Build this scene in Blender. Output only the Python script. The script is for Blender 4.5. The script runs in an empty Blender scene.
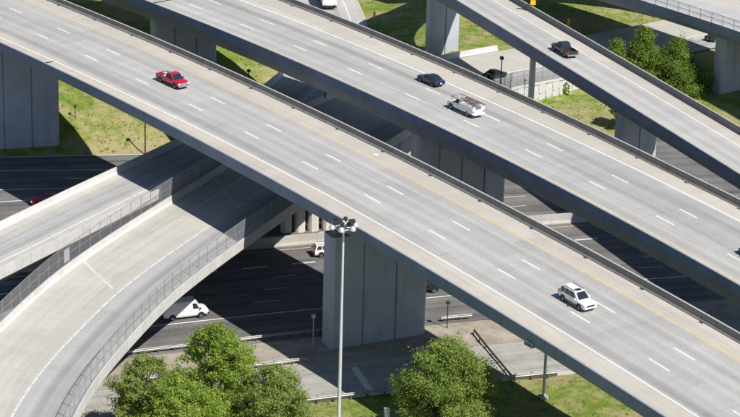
import bpy, math, random
import numpy as np
from mathutils import Matrix, Vector

random.seed(7)
RNG = np.random.default_rng(7)
sc = bpy.context.scene
COL = sc.collection
RAD = math.radians

# ------------------------------------------------------------------ camera
PITCH, ROLL, CAM_H = 0.34269409, 0.0290332, 104.4939
cam_data = bpy.data.cameras.new("camera")
cam_data.lens = 115.5118
cam_data.sensor_width = 36.0
cam_data.clip_start = 1.0
cam_data.clip_end = 9000.0
cam = bpy.data.objects.new("camera", cam_data)
COL.objects.link(cam)
fw = Vector((0, math.cos(PITCH), -math.sin(PITCH)))
rt0 = Vector((1, 0, 0)); up0 = rt0.cross(fw)
rt = rt0 * math.cos(ROLL) + up0 * math.sin(ROLL)
upv = -rt0 * math.sin(ROLL) + up0 * math.cos(ROLL)
m = Matrix.Identity(4)
for i in range(3):
    m[i][0] = rt[i]; m[i][1] = upv[i]; m[i][2] = -fw[i]
m[2][3] = CAM_H
cam.matrix_world = m
sc.camera = cam

# ------------------------------------------------------------------ sky and sun
SUN_TRAVEL = Vector((-0.635, 0.635, -1.0))          # where the sunlight goes
to_sun = -SUN_TRAVEL.normalized()
SUN_EL = math.asin(to_sun.z)
SUN_AZ = math.atan2(to_sun.x, to_sun.y)
world = bpy.data.worlds.new("World"); sc.world = world
world.use_nodes = True
wn = world.node_tree.nodes; wl = world.node_tree.links
bg = wn["Background"]
sky = wn.new("ShaderNodeTexSky"); sky.sky_type = 'NISHITA'; sky.sun_disc = False
sky.sun_elevation = SUN_EL; sky.sun_rotation = SUN_AZ
sky.air_density = 1.0; sky.dust_density = 0.3; sky.ozone_density = 2.8
wl.new(sky.outputs[0], bg.inputs[0]); bg.inputs[1].default_value = 0.072
sun_data = bpy.data.lights.new("sun", 'SUN')
sun_data.energy = 5.0; sun_data.angle = RAD(0.5); sun_data.color = (1.0, 0.955, 0.885)
sun = bpy.data.objects.new("sun", sun_data); COL.objects.link(sun)
sun.rotation_euler = SUN_TRAVEL.to_track_quat('-Z', 'Y').to_euler()
sun.location = (60, 150, 120)
sc.view_settings.view_transform = 'Standard'
sc.view_settings.look = 'None'
sc.view_settings.exposure = 0.36
sc.view_settings.gamma = 1.0
sc.view_settings.use_curve_mapping = False

# ------------------------------------------------------------------ materials
class NT:
    """small helper round a material's node tree"""
    def __init__(s, name):
        s.mat = bpy.data.materials.new(name); s.mat.use_nodes = True
        s.n = s.mat.node_tree.nodes; s.l = s.mat.node_tree.links
        s.b = s.n["Principled BSDF"]
    def new(s, t, **kw):
        x = s.n.new(t)
        for k, v in kw.items(): setattr(x, k, v)
        return x
    def coord(s, kind="Object"):
        return s.new("ShaderNodeTexCoord").outputs[kind]
    def mapping(s, vec, scale=(1, 1, 1), loc=(0, 0, 0), rot=(0, 0, 0)):
        mp = s.new("ShaderNodeMapping"); s.l.new(vec, mp.inputs[0])
        mp.inputs["Scale"].default_value = scale; mp.inputs["Location"].default_value = loc
        mp.inputs["Rotation"].default_value = rot
        return mp.outputs[0]
    def noise(s, vec, scale, detail=4, rough=0.55, dim='3D'):
        t = s.new("ShaderNodeTexNoise", noise_dimensions=dim)
        if vec is not None: s.l.new(vec, t.inputs["Vector"])
        t.inputs["Scale"].default_value = scale; t.inputs["Detail"].default_value = detail
        t.inputs["Roughness"].default_value = rough
        return t.outputs["Fac"]
    def ramp(s, fac, stops, interp='LINEAR'):
        r = s.new("ShaderNodeValToRGB"); s.l.new(fac, r.inputs[0]); cr = r.color_ramp
        cr.interpolation = interp
        while len(cr.elements) < len(stops): cr.elements.new(0.5)
        for e, (p, c) in zip(cr.elements, stops):
            e.position = p
            e.color = (c, c, c, 1) if isinstance(c, (int, float)) else (*c, 1)
        return r.outputs[0]
    def mix(s, fac, a, b, mode='MIX'):
        x = s.new("ShaderNodeMix", data_type='RGBA', blend_type=mode)
        for sock, v in ((x.inputs[0], fac), (x.inputs[6], a), (x.inputs[7], b)):
            if isinstance(v, (int, float)): sock.default_value = v
            elif isinstance(v, tuple): sock.default_value = (*v, 1) if len(v) == 3 else v
            else: s.l.new(v, sock)
        return x.outputs[2]
    def math(s, op, a, b=0.0):
        x = s.new("ShaderNodeMath", operation=op)
        for i, v in enumerate((a, b)):
            if isinstance(v, (int, float)): x.inputs[i].default_value = v
            else: s.l.new(v, x.inputs[i])
        return x.outputs[0]
    def bump(s, h, strength=0.3, dist=0.02):
        b = s.new("ShaderNodeBump"); b.inputs["Strength"].default_value = strength
        b.inputs["Distance"].default_value = dist
        s.l.new(h, b.inputs["Height"]); s.l.new(b.outputs[0], s.b.inputs["Normal"])
    def out(s, col, rough=0.85, metal=0.0, spec=0.3):
        if isinstance(col, tuple): s.b.inputs["Base Color"].default_value = (*col, 1)
        else: s.l.new(col, s.b.inputs["Base Color"])
        s.b.inputs["Roughness"].default_value = rough
        s.b.inputs["Metallic"].default_value = metal
        s.b.inputs["Specular IOR Level"].default_value = spec
        return s.mat

def plain(name, col, rough=0.6, metal=0.0, spec=0.4, var=0.15, scale=3.0):
    t = NT(name)
    n = t.noise(t.coord(), scale, 3)
    k = t.ramp(n, [(0.3, 1.0 - var), (0.7, 1.0)])
    return t.out(t.mix(1.0, col, k, 'MULTIPLY'), rough, metal, spec)

def pavement(name, lane, shoulder, v0, v1, wheel, streak=0.5, joint=0.0, seed=0.0):
    """concrete roadway; UV is (metres along, metres across). wheel: list of (offset, half width, strength) tyre-polished tracks"""
    t = NT(name)
    uv = t.coord("UV")
    sep = t.new("ShaderNodeSeparateXYZ"); t.l.new(uv, sep.inputs[0])
    u, v = sep.outputs[0], sep.outputs[1]
    wob = t.noise(t.mapping(uv, (0.05, 0.0, 0), (seed, 0, 0)), 1.0, 2)
    vw = t.math('ADD', v, t.math('MULTIPLY', t.math('SUBTRACT', wob, 0.5), 0.5))
    # lanes against shoulders
    inl = t.math('MULTIPLY', t.math('GREATER_THAN', v, v0), t.math('LESS_THAN', v, v1))
    col = t.mix(inl, shoulder, lane)
    # worn tracks
    for off, hw, st in wheel:
        d = t.math('DIVIDE', t.math('ABSOLUTE', t.math('SUBTRACT', vw, off)), hw)
        k = t.math('MAXIMUM', t.math('SUBTRACT', 1.0, t.math('MULTIPLY', d, d)), 0.0)
        pat = t.ramp(t.noise(t.mapping(uv, (0.03, 0.9, 1), (seed + off, off, 0)), 1.0, 4), [(0.25, 0.25), (0.75, 1.0)])
        k = t.math('MULTIPLY', t.math('MULTIPLY', k, st), pat)
        col = t.mix(k, col, t.mix(1.0, col, (0.54, 0.545, 0.565), 'MULTIPLY'))
    # long streaks, cross-wise construction blotches, speckle
    s1 = t.ramp(t.noise(t.mapping(uv, (0.015, 1.6, 1), (seed, 3, 0)), 1.0, 5), [(0.3, 1.0 - 0.14 * streak), (0.7, 1.0 + 0.05 * streak)])
    col = t.mix(1.0, col, s1, 'MULTIPLY')
    s2 = t.ramp(t.noise(t.mapping(uv, (0.35, 0.12, 1), (seed + 9, 0, 0)), 1.0, 5), [(0.3, 0.90), (0.7, 1.03)])
    col = t.mix(1.0, col, s2, 'MULTIPLY')
    s3 = t.ramp(t.noise(t.mapping(uv, (3.0, 3.0, 1)), 1.0, 6, 0.7), [(0.25, 0.88), (0.75, 1.06)])
    col = t.mix(1.0, col, s3, 'MULTIPLY')
    pv = t.new("ShaderNodeTexVoronoi", feature='F1', distance='CHEBYCHEV'); t.l.new(t.mapping(uv, (0.045, 0.27, 1), (seed, 2, 0)), pv.inputs["Vector"]); pv.inputs["Scale"].default_value = 1.0
    psep = t.new("ShaderNodeSeparateColor"); t.l.new(pv.outputs["Color"], psep.inputs[0])
    pm_ = t.ramp(psep.outputs[0], [(0.0, 0.93), (0.5, 1.0), (0.9, 1.05)])
    col = t.mix(1.0, col, pm_, 'MULTIPLY')
    sk = t.ramp(t.noise(t.mapping(uv, (0.06, 3.2, 1), (seed + 70, 1, 0)), 1.0, 3, 0.5), [(0.66, 0.0), (0.74, 1.0)])
    col = t.mix(t.math('MULTIPLY', sk, t.math('MULTIPLY', inl, 0.22)), col, (0.16, 0.16, 0.165))
    # oil spots
    sp = t.ramp(t.noise(t.mapping(uv, (0.5, 0.9, 1), (seed + 40, 5, 0)), 1.0, 2, 0.4), [(0.73, 0.0), (0.80, 1.0)])
    col = t.mix(t.math('MULTIPLY', sp, 0.22), col, (0.12, 0.115, 0.11))
    if joint > 0:
        fr = t.math('FRACT', t.math('DIVIDE', u, joint), 0)
        j = t.math('LESS_THAN', fr, 0.05 / joint)
        col = t.mix(t.math('MULTIPLY', j, 0.45), col, (0.13, 0.125, 0.12))
    t.bump(t.noise(t.mapping(uv, (8, 8, 1)), 1.0, 4), 0.15, 0.01)
    return t.out(col, 0.88, 0, 0.25)

def concrete(name, base, streak=0.35, dark=(0.16, 0.165, 0.18), vertical=True, joint=0.0):
    t = NT(name)
    o = t.coord()
    n1 = t.ramp(t.noise(o, 0.35, 5), [(0.3, 0.86), (0.7, 1.05)])
    col = t.mix(1.0, base, n1, 'MULTIPLY')
    sc_ = (1.1, 1.1, 0.09) if vertical else (0.5, 0.5, 2.0)
    st = t.ramp(t.noise(t.mapping(o, sc_), 1.0, 6, 0.65), [(0.52, 0.0), (0.78, 1.0)])
    col = t.mix(t.math('MULTIPLY', st, streak), col, dark)
    n2 = t.ramp(t.noise(o, 6.0, 5, 0.7), [(0.25, 0.9), (0.75, 1.06)])
    col = t.mix(1.0, col, n2, 'MULTIPLY')
    if joint:
        sp = t.new("ShaderNodeSeparateXYZ"); t.l.new(t.coord("UV"), sp.inputs[0])
        j = t.math('LESS_THAN', t.math('FRACT', t.math('DIVIDE', sp.outputs[0], joint)), 0.06 / joint)
        col = t.mix(t.math('MULTIPLY', j, 0.4), col, (0.08, 0.08, 0.085))
    t.bump(t.noise(o, 9, 4), 0.2, 0.01)
    return t.out(col, 0.9, 0, 0.2)

M = {}
W = 3.66
CONC = (0.47, 0.455, 0.425); SHOULD = (0.475, 0.44, 0.39)
wheels3 = []
for c in (-W, 0.0, W):
    wheels3 += [(c - 0.95, 1.05, 0.62), (c + 0.95, 1.0, 0.54)]
M['pave_main'] = pavement('bridge_pavement', (0.45, 0.441, 0.42), SHOULD, -5.45, 5.5, wheels3 + [(-W - 0.6, 1.1, 0.6)], 0.6, 18.3, 1.0)
M['pave_back'] = pavement('far_bridge_pavement', (0.45, 0.441, 0.42), SHOULD, -5.3, 5.5, wheels3 + [(W - 0.6, 1.2, 0.65), (-0.2, 0.9, 0.45)], 0.6, 18.3, 12.0)
M['pave_e'] = pavement('single_lane_pavement', (0.44, 0.432, 0.415), (0.475, 0.445, 0.40), 1.3, 6.0, [(2.6, 0.7, .45), (4.6, 0.7, .45)], 0.5, 18.3, 23.0)
M['pave_c'] = pavement('ramp_pavement', (0.42, 0.415, 0.405), (0.465, 0.447, 0.41), -2.0, 3.0, [(-0.55, 0.65, .8), (1.45, 0.65, .5), (0.4, 0.5, .4)], 0.8, 15.0, 31.0)
M['pave_d'] = pavement('curved_ramp_pavement', (0.415, 0.41, 0.40), (0.46, 0.442, 0.40), -5.7, -0.05, [(-2.0, 0.7, .7), (-3.7, 0.7, .5), (-2.8, 1.2, .35)], 0.6, 15.0, 47.0)
M['pave_f'] = pavement('flyover_pavement', (0.45, 0.45, 0.45), (0.49, 0.465, 0.43), 2.5, 10.0, [(4, .8, .4), (6, .8, .4)], 0.5, 0, 53.0)
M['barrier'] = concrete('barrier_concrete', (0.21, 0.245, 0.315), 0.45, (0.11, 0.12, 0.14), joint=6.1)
M['barrier_soot_shade'] = concrete('sooty_shaded_barrier_concrete', (0.25, 0.235, 0.22), 0.6, (0.11, 0.10, 0.095), joint=6.1)  # exhaust soot, with the inner face's shade and warm deck bounce painted in
M['barrier_white'] = concrete('ramp_barrier_concrete', (0.55, 0.54, 0.52), 0.35, (0.3, 0.29, 0.28), joint=4.9)
M['median'] = concrete('median_concrete', (0.40, 0.385, 0.36), 0.4, (0.22, 0.21, 0.2), joint=6.1)
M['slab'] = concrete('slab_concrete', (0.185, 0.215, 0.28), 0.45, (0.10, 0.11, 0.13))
M['girder'] = concrete('girder_steel_paint', (0.25, 0.265, 0.29), 0.4)
M['pier'] = concrete('pier_concrete', (0.37, 0.385, 0.42), 0.6, (0.2, 0.205, 0.22))
def pier_mat():
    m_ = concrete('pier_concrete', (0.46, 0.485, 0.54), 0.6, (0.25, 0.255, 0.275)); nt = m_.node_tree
    b = nt.nodes["Principled BSDF"]; src = b.inputs["Base Color"].links[0].from_socket
    g_ = nt.nodes.new("ShaderNodeNewGeometry"); sp = nt.nodes.new("ShaderNodeSeparateXYZ"); nt.links.new(g_.outputs["Position"], sp.inputs[0])
    def mth(op, a, v):
        x = nt.nodes.new("ShaderNodeMath"); x.operation = op; nt.links.new(a, x.inputs[0]); x.inputs[1].default_value = v; return x.outputs[0]
    j = mth('LESS_THAN', mth('FRACT', mth('DIVIDE', sp.outputs[2], 3.05), 0), 0.013)
    mx = nt.nodes.new("ShaderNodeMix"); mx.data_type = 'RGBA'; nt.links.new(mth('MULTIPLY', j, 0.18), mx.inputs[0]); nt.links.new(src, mx.inputs[6]); mx.inputs[7].default_value = (0.1, 0.1, 0.11, 1)
    nt.links.new(mx.outputs[2], b.inputs["Base Color"]); return m_
M['pier'] = pier_mat()
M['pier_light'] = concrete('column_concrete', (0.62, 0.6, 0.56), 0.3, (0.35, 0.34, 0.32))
M['panel'] = concrete('wall_panel_concrete', (0.56, 0.55, 0.52), 0.5, (0.36, 0.35, 0.33))

def asphalt_mat():
    t = NT('freeway_asphalt'); uv = t.coord("UV")
    base = (0.135, 0.13, 0.128)
    s1 = t.ramp(t.noise(t.mapping(uv, (0.02, 0.75, 1)), 1.0, 5), [(0.3, 0.66), (0.7, 1.45)])
    col = t.mix(1.0, base, s1, 'MULTIPLY')
    s2 = t.ramp(t.noise(t.mapping(uv, (0.25, 0.25, 1)), 1.0, 5), [(0.3, 0.82), (0.7, 1.2)])
    col = t.mix(1.0, col, s2, 'MULTIPLY')
    s3 = t.ramp(t.noise(t.mapping(uv, (6, 6, 1)), 1.0, 6, 0.7), [(0.25, 0.8), (0.75, 1.15)])
    col = t.mix(1.0, col, s3, 'MULTIPLY')
    t.bump(t.noise(t.mapping(uv, (14, 14, 1)), 1.0, 3), 0.2, 0.01)
    return t.out(col, 0.9, 0, 0.25)
M['asphalt'] = asphalt_mat()

def service_mat():
    t = NT('service_road_concrete'); uv = t.coord("UV")
    sep = t.new("ShaderNodeSeparateXYZ"); t.l.new(uv, sep.inputs[0])
    s1 = t.ramp(t.noise(t.mapping(uv, (0.04, 0.8, 1)), 1.0, 5), [(0.3, 0.78), (0.7, 1.12)])
    col = t.mix(1.0, (0.36, 0.35, 0.325), s1, 'MULTIPLY')
    s2 = t.ramp(t.noise(t.mapping(uv, (0.5, 0.5, 1)), 1.0, 6), [(0.3, 0.85), (0.7, 1.08)])
    col = t.mix(1.0, col, s2, 'MULTIPLY')
    fr = t.math('FRACT', t.math('DIVIDE', sep.outputs[0], 5.2))
    j = t.math('LESS_THAN', fr, 0.012)
    fr2 = t.math('FRACT', t.math('DIVIDE', t.math('ADD', sep.outputs[1], 60.0), 4.1))
    j2 = t.math('LESS_THAN', fr2, 0.015)
    col = t.mix(t.math('MULTIPLY', t.math('MAXIMUM', j, j2), 0.55), col, (0.1, 0.095, 0.09))
    t.bump(t.noise(t.mapping(uv, (8, 8, 1)), 1.0, 4), 0.15, 0.01)
    return t.out(col, 0.9, 0, 0.2)
M['service'] = service_mat()

def grass_mat():
    t = NT('mown_grass'); o = t.coord()
    n1 = t.noise(o, 0.11, 6, 0.62)
    n2 = t.noise(o, 0.6, 6, 0.7)
    n3 = t.noise(t.mapping(o, (1, 1, 1), (30, 0, 0)), 2.6, 5, 0.75)
    green = t.mix(t.ramp(n2, [(0.3, 0.0), (0.7, 1.0)]), (0.12, 0.19, 0.025), (0.24, 0.31, 0.06))
    dry = t.mix(t.ramp(n3, [(0.3, 0.0), (0.7, 1.0)]), (0.32, 0.275, 0.13), (0.43, 0.37, 0.21))
    f = t.math('ADD', t.math('MULTIPLY', n1, 0.6), t.math('MULTIPLY', n2, 0.45))
    col = t.mix(t.ramp(f, [(0.46, 0.0), (0.60, 0.9)]), green, dry)
    sp = t.ramp(t.noise(o, 5.0, 6, 0.8), [(0.3, 0.7), (0.7, 1.2)])
    col = t.mix(1.0, col, sp, 'MULTIPLY')
    t.bump(t.noise(o, 3.0, 6, 0.8), 0.9, 0.18)
    return t.out(col, 0.95, 0, 0.1)
M['grass'] = grass_mat()

def dirt_mat():
    t = NT('bare_dirt'); o = t.coord()
    n1 = t.noise(o, 0.4, 6, 0.65)
    col = t.mix(t.ramp(n1, [(0.35, 0.0), (0.65, 1.0)]), (0.29, 0.25, 0.20), (0.43, 0.39, 0.33))
    col = t.mix(1.0, col, t.ramp(t.noise(o, 4.0, 6, 0.8), [(0.3, 0.72), (0.7, 1.12)]), 'MULTIPLY')
    col = t.mix(t.ramp(t.noise(t.mapping(o, (1, 1, 1), (9, 4, 0)), 1.3, 4), [(0.66, 0.0), (0.72, 0.7)]), col, (0.10, 0.12, 0.04))
    t.bump(t.noise(o, 5.0, 5, 0.8), 0.6, 0.08)
    return t.out(col, 0.95, 0, 0.1)
M['dirt'] = dirt_mat()

def paint_mat(name, col):
    t = NT(name); o = t.coord("Generated")
    t2 = t.new("ShaderNodeNewGeometry").outputs["Position"]
    n = t.noise(t2, 4.0, 5, 0.7)
    k = t.ramp(n, [(0.3, 0.62), (0.62, 1.0)])
    return t.out(t.mix(1.0, col, k, 'MULTIPLY'), 0.7, 0, 0.3)
M['white'] = paint_mat('white_road_paint', (0.82, 0.82, 0.80))
M['worn_white'] = paint_mat('worn_white_road_paint', (0.72, 0.72, 0.70))
M['faint_white'] = paint_mat('faint_road_paint', (0.60, 0.595, 0.58))
M['yellow'] = paint_mat('yellow_road_paint', (0.63, 0.49, 0.24))
M['pale_yellow'] = paint_mat('faded_yellow_road_paint', (0.58, 0.50, 0.34))
M['steel'] = plain('galvanised_steel', (0.56, 0.57, 0.58), 0.5, 0.35, 0.5, 0.2)
M['fence_dark'] = plain('weathered_fence_steel', (0.27, 0.27, 0.275), 0.6, 0.3)
M['fence_panel'] = plain('grey_fence_panel', (0.33, 0.335, 0.35), 0.6)
M['dark_rail'] = plain('dark_rusted_rail', (0.09, 0.08, 0.075), 0.8)
M['rumble'] = plain('worn_rumble_concrete', (0.2, 0.195, 0.19), 0.9)
M['rail'] = plain('weathered_guardrail', (0.36, 0.36, 0.36), 0.55, 0.3, 0.5, 0.3)
M['mast'] = plain('pale_pole_metal', (0.66, 0.68, 0.70), 0.45, 0.25, 0.5, 0.1)
M['dark'] = plain('dark_metal', (0.04, 0.042, 0.048), 0.5, 0.2)
M['post'] = plain('wooden_post', (0.12, 0.085, 0.06), 0.9)
M['rubber'] = plain('tyre_rubber', (0.022, 0.022, 0.024), 0.85)
M['debris'] = plain('black_rubber_debris', (0.03, 0.028, 0.026), 0.9)
M['joint'] = plain('expansion_joint_rubber', (0.05, 0.05, 0.055), 0.8)
M['bark'] = plain('bark', (0.11, 0.08, 0.055), 0.95, 0, 0.1, 0.5, 6)
M['sign_yellow'] = plain('yellow_sign_sheet', (0.85, 0.50, 0.02), 0.5, 0, 0.4, 0.05)
M['sign_white'] = plain('white_sign_sheet', (0.8, 0.8, 0.8), 0.5, 0, 0.4, 0.05)
M['lens'] = plain('lamp_lens', (0.75, 0.78, 0.8), 0.15, 0, 0.6, 0.05)
M['chrome'] = plain('chrome_trim', (0.75, 0.75, 0.76), 0.2, 1.0, 0.5, 0.1)
M['rim'] = plain('alloy_rim', (0.42, 0.42, 0.43), 0.35, 0.7, 0.5, 0.1)
M['red_lens'] = plain('red_tail_lens', (0.5, 0.012, 0.012), 0.25, 0, 0.6, 0.05)
M['black_trim'] = plain('black_trim', (0.02, 0.02, 0.022), 0.5)
M['rack'] = plain('rusty_brown_rack', (0.19, 0.13, 0.105), 0.7)
M['cargo'] = plain('pale_cargo', (0.55, 0.5, 0.42), 0.8)
def glass_mat():
    t = NT('car_glass'); t.b.inputs["Coat Weight"].default_value = 0.3
    return t.out((0.018, 0.024, 0.034), 0.08, 0, 0.6)
M['glass'] = glass_mat()
def car_paint(name, col, rough=0.28):
    t = NT(name); n = t.ramp(t.noise(t.coord(), 2.0, 4), [(0.3, 0.93), (0.7, 1.0)])
    t.b.inputs["Coat Weight"].default_value = 0.5; t.b.inputs["Coat Roughness"].default_value = 0.072
    return t.out(t.mix(1.0, col, n, 'MULTIPLY'), rough, 0.0, 0.5)
M['paint_red'] = car_paint('red_car_paint', (0.42, 0.01, 0.028))
M['paint_white'] = car_paint('white_car_paint', (0.80, 0.80, 0.81))
M['paint_black'] = car_paint('black_car_paint', (0.012, 0.014, 0.018))
M['paint_navy'] = car_paint('navy_car_paint', (0.012, 0.024, 0.06))
M['paint_green'] = car_paint('dark_green_car_paint', (0.014, 0.026, 0.026))

def leaf_mat(name, c1, c2):
    t = NT(name)
    g = t.new("ShaderNodeNewGeometry")
    n = t.noise(g.outputs["Position"], 0.9, 4, 0.6)
    rnd = t.new("ShaderNodeAttribute", attribute_name="tint")
    f = t.math('ADD', t.math('MULTIPLY', n, 0.5), t.math('MULTIPLY', rnd.outputs["Fac"], 0.55))
    col = t.mix(t.ramp(f, [(0.25, 0.0), (0.8, 1.0)]), c1, c2)
    m_ = t.out(col, 0.6, 0, 0.25)
    tr = t.new("ShaderNodeBsdfTranslucent"); t.l.new(col, tr.inputs[0])
    mx = t.new("ShaderNodeMixShader"); mx.inputs[0].default_value = 0.5
    outn = t.n["Material Output"]
    t.l.new(t.b.outputs[0], mx.inputs[1]); t.l.new(tr.outputs[0], mx.inputs[2]); t.l.new(mx.outputs[0], outn.inputs[0])
    return m_
M['leaf_bright'] = leaf_mat('bright_spring_leaves', (0.17, 0.265, 0.035), (0.42, 0.53, 0.11))
M['leaf_mid'] = leaf_mat('mid_green_leaves', (0.15, 0.235, 0.04), (0.39, 0.48, 0.13))
M['leaf_dark'] = leaf_mat('deep_green_leaves', (0.10, 0.17, 0.025), (0.29, 0.40, 0.075))
M['leaf_pale'] = leaf_mat('pale_sparse_leaves', (0.19, 0.255, 0.06), (0.42, 0.50, 0.15))

# ------------------------------------------------------------------ mesh helpers
def tag(o, label=None, cat=None, group=None, kind=None):
    if label: o["label"] = label
    if cat: o["category"] = cat
    if group: o["group"] = group
    if kind: o["kind"] = kind
    return o

def thing(name, label, cat, loc=(0, 0, 0), group=None, rot=(0, 0, 0)):
    o = bpy.data.objects.new(name, None); COL.objects.link(o)
    o.location = loc; o.rotation_euler = rot; o.empty_display_size = 0.5
    return tag(o, label, cat, group)

def attach(o, parent, local=False):
    if parent is None: return
    o.parent = parent
    if not local:
        # parents that hold world-space parts are never rotated
        p = parent; off = Vector((0, 0, 0))
        while p is not None:
            off += p.location if p.type == 'EMPTY' else Vector((0, 0, 0)); p = p.parent
        if parent.type == 'EMPTY':
            o.matrix_parent_inverse = Matrix.Translation(-off)

def link_mesh(name, me, mat, parent=None, local=False):
    o = bpy.data.objects.new(name, me); COL.objects.link(o)
    if mat is not None and len(me.materials) == 0: me.materials.append(M[mat] if isinstance(mat, str) else mat)
    attach(o, parent, local)
    return o

class MB:
    def __init__(s): s.v = []; s.f = []; s.uv = None
    def quad(s, a, b, c, d):
        i = len(s.v); s.v += [tuple(a), tuple(b), tuple(c), tuple(d)]; s.f.append((i, i + 1, i + 2, i + 3)); return s
    def box(s, c, size, rz=0.0, taper=1.0):
        hx, hy, hz = size[0] / 2, size[1] / 2, size[2] / 2
        ca, sa = math.cos(rz), math.sin(rz); i = len(s.v)
        for z, k in ((-hz, 1.0), (hz, taper)):
            for x, y in ((-hx, -hy), (hx, -hy), (hx, hy), (-hx, hy)):
                x *= k; y *= k
                s.v.append((c[0] + x * ca - y * sa, c[1] + x * sa + y * ca, c[2] + z))
        for f in ((3, 2, 1, 0), (4, 5, 6, 7), (0, 1, 5, 4), (1, 2, 6, 5), (2, 3, 7, 6), (3, 0, 4, 7)):
            s.f.append(tuple(i + k for k in f))
        return s
    def tube(s, p0, p1, r0, r1=None, n=8, cap=True):
        r1 = r0 if r1 is None else r1
        p0, p1 = Vector(p0), Vector(p1); d = (p1 - p0).normalized()
        a = Vector((0, 0, 1)) if abs(d.z) < 0.9 else Vector((1, 0, 0))
        x = d.cross(a).normalized(); y = d.cross(x); i = len(s.v)
        for p, r in ((p0, r0), (p1, r1)):
            for k in range(n):
                t = 2 * math.pi * k / n
                s.v.append(tuple(p + x * (r * math.cos(t)) + y * (r * math.sin(t))))
        for k in range(n):
            s.f.append((i + k, i + n + k, i + n + (k + 1) % n, i + (k + 1) % n))
        if cap:
            s.f.append(tuple(i + k for k in range(n))); s.f.append(tuple(i + n + k for k in reversed(range(n))))
        return s
    def prism(s, pts, z0, z1):
        n = len(pts); i = len(s.v)
        s.v += [(p[0], p[1], z0) for p in pts] + [(p[0], p[1], z1) for p in pts]
        s.f.append(tuple(i + k for k in reversed(range(n)))); s.f.append(tuple(i + n + k for k in range(n)))
        for k in range(n): s.f.append((i + k, i + (k + 1) % n, i + n + (k + 1) % n, i + n + k))
        return s
    def mesh(s, name, smooth=None):
        me = bpy.data.meshes.new(name); me.from_pydata(s.v, [], s.f)
        if s.uv is not None:
            lay = me.uv_layers.new(name="UVMap")
            idx = np.empty(len(me.loops), np.int32); me.loops.foreach_get("vertex_index", idx)
            lay.data.foreach_set("uv", np.asarray(s.uv, np.float32)[idx].ravel())
        if smooth is not None:
            me.shade_smooth(); me.set_sharp_from_angle(angle=RAD(smooth))
        me.update(); return me
    def build(s, name, mat, parent=None, local=False, smooth=None):
        return link_mesh(name, s.mesh(name, smooth), mat, parent, local)

# ------------------------------------------------------------------ paths
class ParamPath:
    """arc of constant curvature with a parabolic profile"""
    def __init__(s, x0, y0, z0, h, k, g=0, q=0, b=0): s.p = (x0, y0, z0, h, k, g, q, b)
    def at(s, t):
        x0, y0, z0, h, k, g, q, b = s.p
        n = 24; ts = (np.arange(n) + 0.5) / n * t
        a = h + k * ts
        return x0 + t * float(np.cos(a).mean()), y0 + t * float(np.sin(a).mean()), z0 + g * t + q * t * t, h + k * t, b, g + 2 * q * t
class SplinePath:
    def __init__(s, pts, bank=0.0):
        P = np.array(pts, float); P = np.vstack([2 * P[0] - P[1], P, 2 * P[-1] - P[-2]])
        out = []
        for i in range(1, len(P) - 2):
            for t in np.linspace(0, 1, 24, endpoint=False):
                a, b, c, d = P[i - 1], P[i], P[i + 1], P[i + 2]
                out.append(0.5 * ((2 * b) + (c - a) * t + (2 * a - 5 * b + 4 * c - d) * t * t + (-a + 3 * b - 3 * c + d) * t ** 3))
        out.append(P[-2]); Q = np.array(out)
        # smooth the sampled line a little so edges run fair
        for _ in range(60): Q[1:-1] = 0.25 * Q[:-2] + 0.5 * Q[1:-1] + 0.25 * Q[2:]
        L = np.concatenate([[0], np.cumsum(np.hypot(np.diff(Q[:, 0]), np.diff(Q[:, 1])))])
        s.Q, s.L, s.bank, s.length = Q, L, bank, L[-1]
    def at(s, t):
        x, y, z = (float(np.interp(t, s.L, s.Q[:, i])) for i in range(3))
        e = 0.8; a, b = max(t - e, 0), min(t + e, s.length)
        dx = np.interp(b, s.L, s.Q[:, 0]) - np.interp(a, s.L, s.Q[:, 0]); dy = np.interp(b, s.L, s.Q[:, 1]) - np.interp(a, s.L, s.Q[:, 1])
        dz = np.interp(b, s.L, s.Q[:, 2]) - np.interp(a, s.L, s.Q[:, 2])
        return x, y, z, math.atan2(dy, dx), s.bank, float(dz / max(b - a, 1e-3))
    def nearest(s, x, y):
        i = int(np.argmin((s.Q[:, 0] - x) ** 2 + (s.Q[:, 1] - y) ** 2)); return float(s.L[i])
def pt(path, t, off, dz=0.0):
    x, y, z, h, b, g = path.at(t)
    return (x - off * math.sin(h), y + off * math.cos(h), z + b * off + dz)
def stations(s0, s1, step):
    n = max(1, int(round((s1 - s0) / step))); return [s0 + (s1 - s0) * i / n for i in range(n + 1)]
def sweep(path, s0, s1, profile, step=3.0, closed=True, offs=None):
    """sweep a cross-section [(off, dz)] along a path; UV = (metres along, metres across)"""
    mb = MB(); mb.uv = []; st = stations(s0, s1, step); n = len(profile)
    for t in st:
        d = offs(t) if offs else 0.0
        for o, dz in profile:
            mb.v.append(pt(path, t, o + d, dz)); mb.uv.append((t, o + d))
    for i in range(len(st) - 1):
        for k in range(n if closed else n - 1):
            a = i * n + k; b = i * n + (k + 1) % n
            mb.f.append((a, b, b + n, a + n))
    if closed:
        mb.f.append(tuple(range(n))); e = (len(st) - 1) * n
        mb.f.append(tuple(e + k for k in reversed(range(n))))
    return mb

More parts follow.
